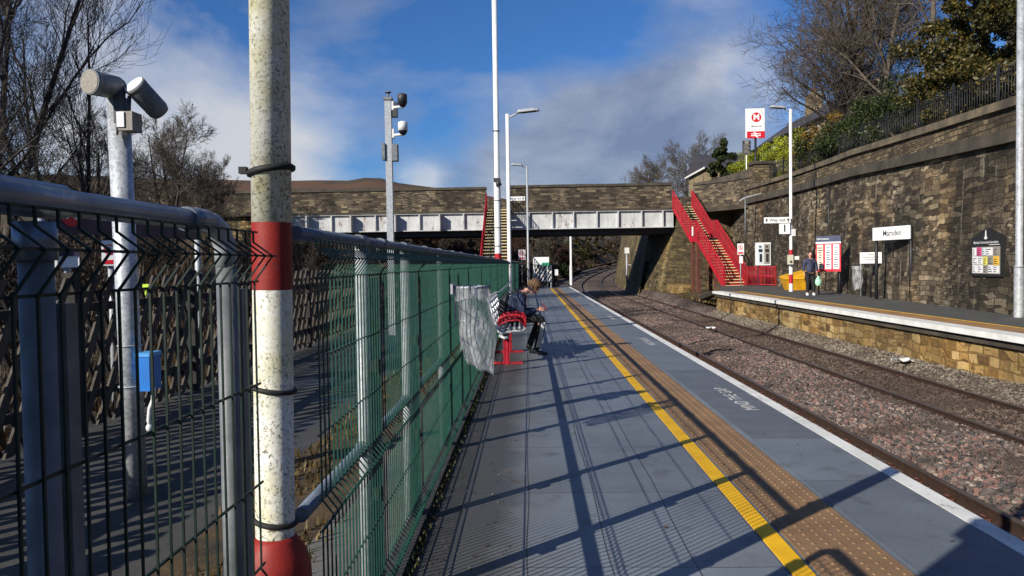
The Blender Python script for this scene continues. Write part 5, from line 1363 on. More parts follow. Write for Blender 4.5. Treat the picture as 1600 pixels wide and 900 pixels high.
# ------------------------------------------------------------------ clear sack holders
def sack(name, label, c, ztop, zbot, r, seed, lean=(0,0), fence=True):
    rnd = random.Random(seed); c = Vector(c)
    t = thing(name, label, 'sack holder', (c.x, c.y, 0))
    mb = MB(); mb.tube([(c.x+r*cos(q), c.y+r*sin(q), ztop) for q in rng(0, 2*pi, 28)], .012, 6, False)
    if fence: mb.box(c.x-r-.02, c.y-.12, ztop-.05, c.x-r, c.y+.12, ztop+.03); mb.box(c.x-r-.0, c.y-.02, ztop-.28, c.x-r+.015, c.y+.0, ztop)
    else: mb.cyl((c.x+r*.9,c.y+.05,FZ),(c.x+r*.9,c.y+.05,ztop+.1),.02,n=8)
    mb.build('hoop', MT['galv'], t)
    nu, nv = 56, 34; vs = []
    for j in range(nv+1):
        v = j/nv; z = ztop+.012-(ztop-zbot)*v
        for i in range(nu):
            q = 2*pi*i/nu
            rr = r*(1.0-.06*sin(min(v*6,pi))+.10*sin(pi*min(1,v*1.05))*(.6+.5*cos(q-.3)))
            rr *= 1+.035*v*sin(5*q+1.3+3*v)+.16*min(1,v*2)*mnoise.noise(Vector((cos(q)*1.8, sin(q)*1.8, v*3.5+seed)))
            fl = 1-.55*max(0, v-.55)/.45
            x = c.x+rr*cos(q)*(1-.5*max(0,(v-.7)/.3)*.4)+lean[0]*v; y = c.y+rr*sin(q)*fl+lean[1]*v
            zb = z+(.05*cos(q+.4)+.025*sin(5*q))*v*v + (-.10*v**4*cos(q+.3) if fence else 0)
            vs.append((x, y, zb))
    fs = [(j*nu+i, (j+1)*nu+i, (j+1)*nu+(i+1) % nu, j*nu+(i+1) % nu) for j in range(nv) for i in range(nu)]
    vs.append((c.x+lean[0], c.y+lean[1], zbot)); k = len(vs)-1
    fs += [(nv*nu+i, k, nv*nu+(i+1) % nu) for i in range(nu)]
    mb = MB(); mb.add(vs, fs, True); bag = mb.build('sack', MT['sack'], t)
    mb = MB()
    nn = 28; ring0 = []
    for j, (dr, dz) in enumerate(((1.06,-.10),(1.10,-.03),(1.04,.014),(.97,.012))):
        for i in range(nn):
            q = 2*pi*i/nn; ring0.append((c.x+r*dr*cos(q)*(1+.05*sin(5*q)), c.y+r*dr*sin(q), ztop+dz+.015*sin(3*q)*(j == 0)))
    mb.add(ring0, [(j*nn+i, j*nn+(i+1) % nn, (j+1)*nn+(i+1) % nn, (j+1)*nn+i) for j in range(3) for i in range(nn)], True)
    mb.build('folded_rim', MT['sack'], bag)
    if fence:
        mb = MB()
        for q in rng(pi*1.05, pi*1.95, 4): mb.tube([(c.x+r*1.09*cos(q), c.y+r*1.09*sin(q), ztop-.045),(c.x+r*1.09*cos(q), c.y+r*1.09*sin(q), ztop+.022)], .004, 4)
        mb.build('clips', MT['black'], t)
    return t
sack('sack_holder', 'large clear plastic litter sack hanging from a hoop on the green fence', (-.475,6.25,0), 1.315, .66, .140, 3, (.065,-.02))
sack('sack_holder', 'small clear litter sack on a post by the far stone wall', (12.25,29.0,0), 1.22, .36, .17, 5, (.02,0), False)

# ------------------------------------------------------------------ bench
bn = thing('bench', 'slatted bare steel bench with red legs and armrests against the green fence', 'bench', (-.36,12.4,0))
Y0, Y1 = 11.35, 13.75
SEAT = [(-.10,.515),(-.085,.54),(-.16,.55),(-.24,.54),(-.32,.525),(-.40,.505),(-.455,.515)]
BACK = [(-.475,.55),(-.495,.62),(-.515,.70),(-.535,.78),(-.555,.86),(-.575,.94),(-.60,1.00)]
def slatrow(pts, name):
    mb = MB(); k = 4; L = (Y1-Y0)/k
    for s_ in range(k):
        a, b2 = Y0+s_*L+.03, Y0+(s_+1)*L-.03
        for i, (x, z) in enumerate(pts):
            mb.tube([(x,a,z),(x,b2,z)], .017, 6)
    return mb.build(name, MT['steel_slat'], bn)
slatrow(SEAT, 'seat'); slatrow(BACK, 'backrest')
for k in range(5):
    y = Y0+(Y1-Y0)*k/4; mb = MB()
    mb.tube([(-.09,y,.50),(-.24,y,.505),(-.42,y,.475),(-.47,y,.50),(-.50,y,.58),(-.62,y,1.0)], .020, 8)
    mb.build('seat_frame', MT['steel_slat'], bn)
mb = MB(); mb.box(-.40,Y0+.05,.42,-.32,Y1-.05,.475); mb.build('beam', MT['dark_grey'], bn)
mb = MB(); mb.tube([(-.455,Y0+.02,.44),(-.38,Y0-.02,.40),(-.33,Y0,.42)], .025, 8); mb.build('bracket', MT['steel_slat'], bn)
for k in range(5):
    y = Y0+(Y1-Y0)*k/4; mb = MB()
    mb.tube([(-.47,y,.62),(-.44,y,.70),(-.36,y,.735),(-.20,y,.745),(-.10,y,.72),(-.07,y,.66),(-.075,y,.56)], .022, 8)
    mb.tube([(-.46,y,.60),(-.34,y,.655),(-.18,y,.67),(-.09,y,.60)], .014, 6)
    mb.build('armrest', MT['red_paint'], bn)
for y in (Y0+.15, Y1-.75):
    mb = MB(); mb.box(-.405,y-.05,.0,-.315,y+.05,.42); l = mb.build('leg', MT['red_paint'], bn)
    mb = MB(); mb.box(-.60,y-.035,.002,-.12,y+.035,.028); mb.box(-.405,y-.06,.36,-.315,y+.06,.43); mb.build('foot', MT['red_paint'], l)

# unseen box added behind the camera, shading the near fence and platform edge
ws = thing('unseen_shade_caster', 'flat-roofed grey box added unseen behind the viewpoint to shade the near fence', 'shade caster', (-1.6,-1.6,0))
mb = MB(); mb.box(-2.2,-3.0,-.05,-2.1,-.24,3.2); mb.box(-2.098,-3.0,-.05,-1.0,-2.9,3.2); mb.box(-2.098,-.34,-.05,-1.0,-.24,3.2); mb.build('wall', MT['galv_dark'], ws)
mb = MB(); mb.box(-2.26,-3.1,3.202,-.88,-.2,3.40); mb.build('roof', MT['dark_grey'], ws)
# scraps of litter
for i, (x, y, z, s_) in enumerate(((8.35,17.4,-.86,.20),(6.3,27.0,-.93,.16))):
    mb = MB(); rr_ = random.Random(i+5); vs = []
    for a in range(5):
        for b2 in range(5): vs.append((x+(a-2)*s_*.45+rr_.uniform(-.03,.03), y+(b2-2)*s_*.5+rr_.uniform(-.03,.03), z+.04+rr_.uniform(0,.10)))
    mb.add(vs, [(a*5+b2, a*5+b2+1, a*5+b2+6, a*5+b2+5) for a in range(4) for b2 in range(4)])
    tag(mb.build('litter_scrap', MT['sign_white']), ('crumpled white scrap of litter by the far platform wall', 'small pale scrap of litter lying between the two tracks')[i], 'litter')
rr_ = random.Random(77); mb = MB()
for _ in range(420):
    y = 3.2+30*rr_.random()**1.7; x = -.60+.5*rr_.random()**2.2 if rr_.random() < .85 else rr_.uniform(-.4, 2.4); a = rr_.uniform(0, 6.28); s_ = rr_.uniform(.006,.020)
    mb.add([(x+s_*cos(a+k*1.57)*(1 if k % 2 else .5), y+s_*sin(a+k*1.57)*(1 if k % 2 else .5), .004+(.008 if k == 1 else 0)) for k in range(4)], [(0,1,2,3)])
tag(mb.build('leaf_litter', leaf_mat('dry_leaf_scraps', [(.3,(.06,.035,.015)),(.6,(.16,.10,.05)),(.82,(.5,.47,.42))]), uv=False), kind='stuff')

# ------------------------------------------------------------------ people
def skin_mesh(chains, sub=2):
    """chains: list of lists of (x,y,z,r); a chain may start with an index into the vertices made so far"""
    bm = bmesh.new(); ly = bm.verts.layers.skin.verify(); vs = []
    for ch in chains:
        prev = None
        for p in ch:
            if isinstance(p, int): prev = vs[p]; continue
            v = bm.verts.new(p[:3]); r = p[3]
            v[ly].radius = (r, p[4]) if len(p) > 4 else (r, r)
            if not vs: v[ly].use_root = True
            vs.append(v)
            if prev is not None: bm.edges.new((prev, v))
            prev = v
    me = bpy.data.meshes.new('skin_tmp'); bm.to_mesh(me); bm.free()
    o = bpy.data.objects.new('skin_tmp', me); COL.objects.link(o)
    o.modifiers.new('s', 'SKIN'); m = o.modifiers.new('u', 'SUBSURF'); m.levels = sub
    dg = bpy.context.evaluated_depsgraph_get(); dg.update()
    out = bpy.data.meshes.new_from_object(o.evaluated_get(dg))
    bpy.data.objects.remove(o)
    vv = [tuple(v.co) for v in out.vertices]; ff = [tuple(p.vertices) for p in out.polygons]
    bpy.data.meshes.remove(out)
    return vv, ff
def fuse(mb, voxel):
    """one continuous skin from the shapes gathered in mb"""
    me = bpy.data.meshes.new('fuse_tmp'); me.from_pydata(mb.v, [], mb.f)
    o = bpy.data.objects.new('fuse_tmp', me); COL.objects.link(o)
    m = o.modifiers.new('r', 'REMESH'); m.mode = 'VOXEL'; m.voxel_size = voxel
    s = o.modifiers.new('k', 'SMOOTH'); s.iterations = 2; s.factor = .5
    dg = bpy.context.evaluated_depsgraph_get(); dg.update()
    out = bpy.data.meshes.new_from_object(o.evaluated_get(dg)); bpy.data.objects.remove(o)
    r = MB(); r.add([tuple(v.co) for v in out.vertices], [tuple(p.vertices) for p in out.polygons], True)
    bpy.data.meshes.remove(out)
    return r
def head_into(mb, c, R3, s=1.0):
    """c = centre, R3 = matrix with columns: face direction, left, up"""
    def q(f, l, u_): return Vector(c)+R3@Vector((f*s, l*s, u_*s))
    mb.ball(q(-.008,0,.022), (.098*s,.076*s,.100*s), R3); mb.ball(q(.018,0,-.030), (.070*s,.058*s,.085*s), R3)
    mb.ball(q(.040,0,-.085), (.035*s,.032*s,.026*s), R3)
    mb.ball(q(.092,0,-.012), (.016*s,.012*s,.026*s), R3); mb.ball(q(.100,0,-.028), (.014*s,.015*s,.010*s), R3)
    mb.ball(q(.082,0,-.060), (.012*s,.026*s,.008*s), R3)
    for g in (-1, 1):
        mb.ball(q(-.005,g*.078,-.008), (.018*s,.010*s,.032*s), R3)
        mb.ball(q(.066,g*.032,.022), (.020*s,.026*s,.008*s), R3)
def hand_into(mb, wrist, d, side, palm, s=1.0, curl=.9):
    """d = direction wrist->knuckles, side = towards thumb, palm = palm normal"""
    w0 = Vector(wrist); d = Vector(d).normalized(); side = Vector(side); side = (side-d*side.dot(d)).normalized(); pn = d.cross(side)
    if pn.dot(Vector(palm)) < 0: pn = -pn
    R3 = Matrix((d, side, pn)).transposed()
    mb.ball(w0+d*.045*s, (.052*s,.040*s,.017*s), R3)
    for i, L in enumerate((.070,.078,.072,.056)):
        b = w0+d*.085*s+side*(.030-.020*i)*s
        p1 = b+(d*cos(curl*.5)+pn*sin(curl*.5))*L*.45*s; p2 = p1+(d*cos(curl*1.2)+pn*sin(curl*1.2))*L*.32*s; p3 = p2+(d*cos(curl*1.8)+pn*sin(curl*1.8))*L*.23*s
        mb.tube([b-d*.02*s, b, p1, p2, p3], [.0095*s,.0095*s,.009*s,.008*s,.006*s], 7)
    b = w0+d*.025*s+side*.032*s
    mb.tube([b-side*.01*s, b+(side*.75+d*.55)*.028*s, b+(side*.55+d*.8+pn*.35)*.056*s], [.012*s,.011*s,.008*s], 7)
def face_bits(t, c, R3, s=1.0):
    def q(f, l, u_): return Vector(c)+R3@Vector((f*s, l*s, u_*s))
    for g in (-1, 1):
        mb = MB(); mb.ball(q(.079,g*.031,.006), .011*s, nu=8, nv=6); mb.build('eye', MT['ink'], t)
    mb = MB(); mb.ball(q(.093,0,-.060), (.004*s,.022*s,.006*s), R3, 8, 6); mb.build('mouth', mat('lips', (.42,.15,.13), (.38,.13,.12)), t)

# --- seated young person on the bench, facing the track, bent over a phone
SY_ = 12.62
py_ = thing('person', 'young person in navy jacket and striped track pants sitting bent over a phone', 'person', (-.25, SY_, 0), None)
hc = Vector((.075, SY_-.01, 1.118)); ang = radians(38)
fdir = Vector((cos(ang)*.96, -.25, -sin(ang))).normalized(); left = Z3.cross(fdir).normalized(); RH = Matrix((fdir, left, fdir.cross(left))).transposed()
mb = MB(); head_into(mb, hc, RH, .98)
v, f = skin_mesh([[(-.30,SY_,.60,.13,.12),(-.285,SY_,.72,.12,.13),(-.235,SY_,.86,.125,.15),(-.165,SY_,.955,.10,.14),(-.085,SY_,1.035,.055),(-.01,SY_,1.085,.052),(.03,SY_-.005,1.10,.05)],
   [3,(-.15,SY_-.18,.945,.055),(-.11,SY_-.235,.70,.045),(.09,SY_-.10,.735,.032),(.14,SY_-.07,.742,.025)],
   [3,(-.15,SY_+.18,.945,.055),(-.10,SY_+.235,.70,.045),(.08,SY_+.12,.735,.032),(.13,SY_+.08,.742,.025)],
   [0,(-.26,SY_-.10,.605,.06),(.17,SY_-.13,.605,.042),(.15,SY_-.13,.36,.035),(.085,SY_-.13,.09,.035)],
   [0,(-.26,SY_+.10,.605,.06),(.11,SY_+.14,.600,.042),(.06,SY_+.14,.36,.035),(-.04,SY_+.14,.09,.035)]])
mb.add(v, f)
hand_into(mb, (.135,SY_-.07,.745), (1,.25,.10), (0,.6,.9), (-.2,1,.2), 1, 1.0)
hand_into(mb, (.125,SY_+.08,.745), (1,-.25,.10), (0,-.6,.9), (-.2,-1,.2), 1, 1.0)
fuse(mb, .0085).build('body', MT['skin'], py_)
v, f = skin_mesh([[(-.30,SY_,.585,.165,.155),(-.29,SY_,.72,.150,.165),(-.24,SY_,.86,.150,.185),(-.165,SY_,.955,.115,.165),(-.105,SY_,1.02,.075)],
   [3,(-.145,SY_-.185,.945,.075),(-.13,SY_-.23,.83,.072),(-.11,SY_-.245,.70,.064),(.0,SY_-.165,.715,.056),(.10,SY_-.095,.735,.042)],
   [3,(-.145,SY_+.185,.945,.075),(-.13,SY_+.23,.83,.072),(-.10,SY_+.245,.70,.064),(.0,SY_+.17,.715,.056),(.09,SY_+.11,.735,.042)]])
mb = MB(); mb.add([(x+.012*mnoise.noise(Vector((x*14,y*14,z*14))), y+.012*mnoise.noise(Vector((y*13,z*14,x*12))), z) for x, y, z in v], f, True); jk = mb.build('jacket', MT['navy'], py_)
mb = MB(); mb.tube([(-.165,SY_-.10,1.015),(-.20,SY_,1.045),(-.165,SY_+.10,1.015)], [.035,.055,.035], 10); mb.ball((-.185,SY_,1.025), (.060,.105,.055)); mb.build('hood', MT['navy'], jk)
v, f = skin_mesh([[(-.31,SY_,.60,.15,.14),(-.25,SY_-.10,.610,.098),(-.02,SY_-.12,.615,.086),(.20,SY_-.13,.605,.078),(.185,SY_-.13,.48,.066),(.155,SY_-.13,.34,.062),(.095,SY_-.13,.09,.056)],
   [0,(-.25,SY_+.10,.610,.098),(-.05,SY_+.12,.612,.086),(.14,SY_+.14,.600,.078),(.12,SY_+.14,.48,.066),(.06,SY_+.14,.34,.062),(-.035,SY_+.14,.09,.056)]])
mb = MB(); mb.add(v, f, True); tr = mb.build('track_pants', MT['black_cloth'], py_)
mb = MB()
for k_ in (-1, 0, 1):
    o = .021*k_
    pts = [(.215+o*.9,SY_-.195+abs(k_)*.003,.545),(.190+o,SY_-.199+abs(k_)*.003,.42),(.160+o,SY_-.1955+abs(k_)*.003,.30),(.118+o,SY_-.1865+abs(k_)*.003,.14)]
    mb.tube(pts, .0065, 6)
mb.build('side_stripe', MT['white_cloth'], tr)
for x, y, dz in ((.09,SY_-.13,0),(-.04,SY_+.14,0)):
    v, f = skin_mesh([[(x-.035,y,.058,.045,.045),(x+.03,y,.055,.046,.046),(x+.12,y-.01,.042,.040,.034),(x+.19,y-.015,.034,.028,.026)],[0,(x,y,.11,.046)]])
    mb = MB(); mb.add([(a, b, max(c, .004)) for a, b, c in v], f, True); mb.build('shoe', MT['black'], py_)
mb = MB()
for i in range(420):
    a, b = R.uniform(0, 2*pi), R.random(); z = .12+.85*b if i % 4 else R.uniform(-.25,.2)
    rr = sqrt(max(0, 1-min(1, z)**2)) if z > 0 else 1
    loc = Vector((-.006+.107*rr*cos(a), .085*rr*sin(a), .020+.108*z))
    if loc.x > .045 and loc.z < .075: continue
    if loc.z < -.01: continue
    dr = Vector((loc.x*.6+.25*(loc.x > 0), loc.y, -.05)).normalized()
    p = hc+RH@loc; e = hc+RH@(loc*1.03+dr*.022+Vector((0,0,-.012+R.uniform(-.012,.012))))
    mb.tube([p-(e-p)*.5, p, e], [.010,.013,.003], 5, True)
mb.ball(hc+RH@Vector((-.014,0,.030)), (.101,.082,.100), RH)
mb.build('hair', MT['hair'], py_); face_bits(py_, hc, RH, .98)
ph = thing('phone', 'dark phone held in both hands by the seated person', 'phone', (.245,SY_,.77))
mb = MB(); B = Matrix.Rotation(radians(-35), 3, 'Y'); mb.obox((.250,SY_+.005,.785), (.012,.072,.145), B); mb.build('case', mat('red_phone_case', (.35,.03,.03), (.3,.025,.025), 4, .4), ph)
mb = MB(); mb.obox(Vector((.250,SY_+.005,.785))+B@Vector((-.0075,0,0)), (.002,.064,.135), B); mb.build('screen', MT['dark_glass'], ph)
bp = thing('backpack', 'dark backpack worn on the back of the seated person', 'backpack', (-.44,SY_,.6))
mb = MB(); ax = Vector((.27,0,.96)).normalized(); B = Matrix((Vector((.96,0,-.27)), Vector((0,1,0)), ax)).transposed()
for cc_, r_ in (((-.425,SY_,.82),(.085,.150,.215)),((-.44,SY_,.74),(.095,.150,.15)),((-.47,SY_-.0,.70),(.07,.12,.11))): mb.ball(cc_, r_, B)
fuse(mb, .012).build('bag', MT['backpack'], bp)
for g in (-1, 1):
    mb = MB(); mb.tube([(-.35,SY_+g*.10,.99),(-.22,SY_+g*.115,1.075),(-.10,SY_+g*.125,1.02),(-.075,SY_+g*.14,.88),(-.20,SY_+g*.185,.74),(-.36,SY_+g*.13,.66)], .016, 7); mb.build('strap', MT['backpack'], bp)
mb = MB(); mb.box(-.52,SY_-.09,.67,-.50,SY_+.09,.685); mb.build('zip', MT['galv_dark'], bp)
# thin cane leaning at the bench end
mb = MB(); mb.tube([(-.60,11.5,1.03),(-.45,12.0,1.08),(-.30,12.6,1.22)], .011, 6); mb.ball((-.60,11.5,1.03), .03); tag(mb.build('pole_handle', MT['steel_slat']), 'thin pale stick lying across the top of the bench back', 'stick')

# --- standing person on the far platform
WX, WY_ = 11.03, 30.45
pw = thing('person', 'person in blue-grey jacket and black trousers standing on the far platform', 'person', (WX, WY_, FZ))
def W(x, y, z, *r): return (WX+x, WY_+y, FZ+z)+tuple(r)
hw = Vector(W(-.0,-.02,1.60)); fd = Vector((-.25,-1,-.12)).normalized(); lf = Z3.cross(fd).normalized(); RW = Matrix((fd, lf, fd.cross(lf))).transposed()
mb = MB(); head_into(mb, hw, RW, 1.02)
CH = [[W(0,0,.93,.13,.11),W(0,0,1.08,.12,.10),W(0,0,1.26,.145,.11),W(0,0,1.40,.10,.09),W(0,-.005,1.48,.05),W(0,-.015,1.55,.05)],
   [3,W(-.19,0,1.38,.055),W(-.25,.02,1.12,.045),W(-.24,-.04,.88,.030)],[3,W(.19,0,1.38,.055),W(.25,.02,1.12,.045),W(.25,-.05,.88,.030)],
   [0,W(-.09,0,.86,.085),W(-.10,-.02,.49,.06),W(-.11,.0,.08,.035)],[0,W(.09,0,.86,.085),W(.11,-.05,.49,.06),W(.13,-.04,.08,.035)]]
v, f = skin_mesh(CH); mb.add(v, f)
hand_into(mb, W(-.24,-.045,.88), (0,-.1,-1), (0,-1,0), (1,0,0), 1, .6); hand_into(mb, W(.25,-.055,.88), (0,-.1,-1), (0,-1,0), (-1,0,0), 1, 1.3)
fuse(mb, .009).build('body', MT['skin'], pw)
v, f = skin_mesh([[W(0,0,.86,.185,.15),W(0,0,1.06,.165,.14),W(0,0,1.26,.175,.14),W(0,0,1.40,.13,.115),W(0,-.005,1.49,.075)],
   [3,W(-.19,0,1.37,.085),W(-.25,.015,1.14,.072),W(-.245,-.02,.94,.055)],[3,W(.19,0,1.37,.085),W(.25,.015,1.14,.072),W(.255,-.03,.94,.055)]])
mb = MB(); mb.add(v, f, True); jk = mb.build('jacket', MT['navy2'], pw)
mb = MB(); mb.tube([W(0,-.165,.90),W(0,-.155,1.2),W(0,-.10,1.44)], .006, 5); mb.build('zip', MT['black'], jk)
v, f = skin_mesh([[W(0,0,1.0,.150,.12),W(-.09,0,.84,.10),W(-.10,-.02,.49,.080),W(-.11,.0,.12,.062)],[0,W(.09,0,.84,.10),W(.11,-.05,.49,.080),W(.13,-.04,.12,.062)]])
mb = MB(); mb.add(v, f, True); mb.build('trousers', MT['black_cloth'], pw)
for x, y in ((-.11,0),(.13,-.04)):
    v, f = skin_mesh([[W(x,y+.04,.055,.048),W(x-.01,y-.05,.05,.048),W(x-.03,y-.16,.035,.036)],[0,W(x,y+.02,.11,.045)]])
    mb = MB(); mb.add([(a, b, max(c, FZ+.004)) for a, b, c in v], f, True); mb.build('shoe', MT['white_cloth'], pw)
mb = MB(); mb.ball(hw+RW@Vector((-.034,0,.042)), (.104,.096,.106), RW); mb.ball(hw+RW@Vector((-.060,0,-.05)), (.07,.100,.12), RW)
mb.build('hair', MT['hair_dark'], pw); face_bits(pw, hw, RW, 1.02)
cb = thing('carrier_bag', 'pale green carrier bag held by the standing person', 'bag', W(.29,-.08,.4))
mb = MB(); P0 = W(.29,-.08,0)
vs = []
for z, a, b in ((.78,.02,.02),(.66,.09,.05),(.55,.13,.08),(.44,.12,.08),(.40,.07,.05)):
    for i in range(14):
        q = 2*pi*i/14; vs.append((P0[0]+a*cos(q)*(1+.12*sin(3*q+z*20)), P0[1]+b*sin(q), P0[2]+z))
mb.add(vs, [(j*14+i, (j+1)*14+i, (j+1)*14+(i+1) % 14, j*14+(i+1) % 14) for j in range(4) for i in range(14)]+[tuple(range(56, 70))], True)
mb.build('bag', mat('pale_green_plastic', (.40,.72,.52), (.32,.62,.42), 8, .45), cb)
mb = MB(); mb.tube([(P0[0]-.02,P0[1],P0[2]+.77),(P0[0]-.03,P0[1],P0[2]+.84),(P0[0]+.0,P0[1],P0[2]+.77)], .008, 5); mb.build('handle', MT['white_cloth'], cb)

# ------------------------------------------------------------------ trees
def bare_tree(name, label, base, h, seed, grp, spread=.55, trunk_r=None, nl=9, dens=(7,6,5), m1='bark', m2='twig', twig=.006, stems=1, lean=(0,0), first=.22, up=.35, wander=.16):
    r = random.Random(seed); base = Vector(base); trunk_r = trunk_r or h*.016; dens = (dens[0]+1, dens[1]+1, dens[2])
    t = thing(name, label, 'tree', base, grp)
    tk = MB(); cr = MB()
    def branch(p, d, L, rad, lv, n):
        pts = [p.copy()]; dd = d.normalized()
        for i in range(n):
            dd = (dd + Vector((r.gauss(0,1), r.gauss(0,1), r.gauss(0,.7)))*(wander if lv else wander*.32) + Vector((0,0,up*.25 if lv > 0 else .1))).normalized()
            pts.append(pts[-1]+dd*L/n)
        r1 = max(rad*(.30 if lv else .22), twig*.6)
        rs = [rad+(r1-rad)*(i/n)**.85 for i in range(n+1)]
        (tk if lv <= 1 else cr).tube(pts, rs, 9 if lv == 0 else (6 if lv == 1 else (4 if lv == 2 else 3)), lv == 0, lv <= 1)
        return pts, rs
    def at(pts, rs, t_):
        x = t_*(len(pts)-1); i = min(int(x), len(pts)-2); f_ = x-i
        return pts[i].lerp(pts[i+1], f_), rs[i]+(rs[i+1]-rs[i])*f_, (pts[i+1]-pts[i]).normalized()
    def kids(pts, rs, L, lv, count, t0):
        for k in range(count):
            t_ = t0+(1-t0)*(k+r.random())/count
            p, rad, d = at(pts, rs, min(t_, .99))
            a = r.uniform(0, 2*pi); o = d.orthogonal().normalized(); o = Matrix.Rotation(a, 3, d)@o
            sp_ = spread*r.uniform(.75, 1.35)
            nd = (d*(1-sp_*.5)+o*sp_*1.15).normalized()
            L2 = L*(.62-.28*t_)*r.uniform(.75, 1.2) if lv == 1 else L*(.60-.20*t_)*r.uniform(.7, 1.25)
            if lv == 1: L2 = h*(.50-.28*t_)*r.uniform(.8, 1.15)
            cp_, cr_ = branch(p, nd, L2, max(rad*(.55 if lv == 1 else .5), twig*(1.8 if lv < 3 else 1)), lv, 6 if lv == 1 else (5 if lv == 2 else 4))
            if lv < 4: kids(cp_, cr_, L2, lv+1, dens[lv-1], .15)
    for s_ in range(stems):
        d = Vector((lean[0]+r.gauss(0,.05)+(r.uniform(-.35,.35) if stems > 1 else 0), lean[1]+r.gauss(0,.05)+(r.uniform(-.35,.35) if stems > 1 else 0), 1))
        pts, rs = branch(base+Vector((r.uniform(-.2,.2) if stems > 1 else 0, r.uniform(-.2,.2) if stems > 1 else 0, -.3)), d, h*r.uniform(.85, 1.0), trunk_r, 0, 9)
        kids(pts, rs, h, 1, nl, first)
    tk.build('trunk', MT[m1], t, uv=False); cr.build('crown', MT[m2], t, uv=False)
    return t
def leaves(mb, r, clumps, n, size):
    for _ in range(n):
        c, rad = r.choice(clumps)
        d = Vector((r.gauss(0,1), r.gauss(0,1), r.gauss(0,1))); d.normalize(); k = r.random()**.45
        p = Vector(c)+Vector((d.x*rad[0], d.y*rad[1], d.z*rad[2]))*k
        s = size*r.uniform(.6, 1.4); a = Vector((r.gauss(0,1), r.gauss(0,1), r.gauss(0,1))).normalized(); b = a.orthogonal().normalized()
        b = Matrix.Rotation(r.uniform(0, 6.28), 3, a)@b; c2 = a.cross(b)
        mb.add([p-b*s, p+c2*s*.5, p+b*s, p-c2*s*.5], [(0,1,2,3)])
def leafy(name, label, base, clumps, n, size, m, seed, cat='tree', grp=None, trunk=None, trunk_m='bark'):
    r = random.Random(seed); base = Vector(base); t = thing(name, label, cat, base, grp)
    if trunk:
        mb = MB()
        for pts, rad in trunk: mb.tube([base+Vector(p) for p in pts], [rad*(1-.75*i/(len(pts)-1)) for i in range(len(pts))], 8)
        mb.build('trunk', MT[trunk_m], t, uv=False)
    mb = MB(); sub = []
    for c, rad in clumps:
        c = Vector(c)
        for _ in range(max(4, int(9*max(rad)))):
            d = Vector((r.gauss(0,1), r.gauss(0,1), r.gauss(0,1))).normalized(); k = r.uniform(.45, 1.05)
            q = r.uniform(.22, .45)*min(1.4, max(rad))
            sub.append((base+c+Vector((d.x*rad[0], d.y*rad[1], d.z*rad[2]))*k, (q, q, q*.75)))
    leaves(mb, r, sub, n, size)
    mb.build('crown' if cat == 'tree' else 'foliage', MT[m], t, uv=False)
    return t
LG = 'bare trees on the left bank'
bare_tree('bare_tree', 'largest bare dark tree at the far left edge, crown reaching the very top', (-15.0,21.0,lbank(-15.0,21.0)), 11.6, 11, LG, .46, .13, 8, (6,6,4), first=.22, stems=3, up=.6)
bare_tree('bare_tree', 'bare dark tree whose pointed crown rises just left of the loudspeakers', (-13.6,22.5,lbank(-13.6,22.5)), 8.2, 12, LG, .48, .10, 7, (6,6,4), first=.16, stems=3, lean=(-.05,0), up=.6)
bare_tree('bare_tree', 'bare dark multi-stemmed tree behind the loudspeaker post', (-17.5,30,lbank(-17.5,30)), 5.6, 13, LG, .58, .15, 9, (7,7,5), first=.08, stems=3)
bare_tree('bare_tree', 'low bare dark tree rooted nearest the timber fence at far left', (-12.4,15.5,lbank(-12.4,15.5)), 7.4, 14, LG, .6, .13, 9, (7,6,5), first=.08, stems=2)
bare_tree('bare_tree', 'small bare brown tree between the loudspeaker post and the striped pole', (-18.6,40,lbank(-18.6,40)), 7.0, 15, LG, .6, .12, 9, (8,7,5), 'bark', 'twig_pale', .008, 3, first=.08)
bare_tree('bare_tree', 'small bare brown tree just left of the striped pole over the bridge end', (-20.2,48,lbank(-20.2,48)), 6.2, 16, LG, .6, .12, 9, (8,7,5), 'bark', 'twig_pale', .009, 3, first=.08)
# scrub on the left bank
r = random.Random(41); k = 0
for x, y, s in ((-8.5,12,1.5),(-9.8,16.5,1.8),(-8.2,21,1.5),(-10.5,27,2.0),(-8.8,33,1.9),(-12,37,2.3),(-14.5,44,2.5),(-9.5,42,2.0),(-17,50,2.5),(-11,50,2.2),(-13.5,27,2.3)):
    tr_ = bare_tree('bare_bush', 'tangled brown leafless bush on the bank behind the timber fence', (x,y,lbank(x,y)), s*1.25, 100+k, 'leafless scrub on the left bank', .75, .03, 7, (6,5,4), 'bark', 'twig_pale' if k % 2 else 'twig', .008, 5, first=.05); tr_['category'] = 'bush'; k += 1
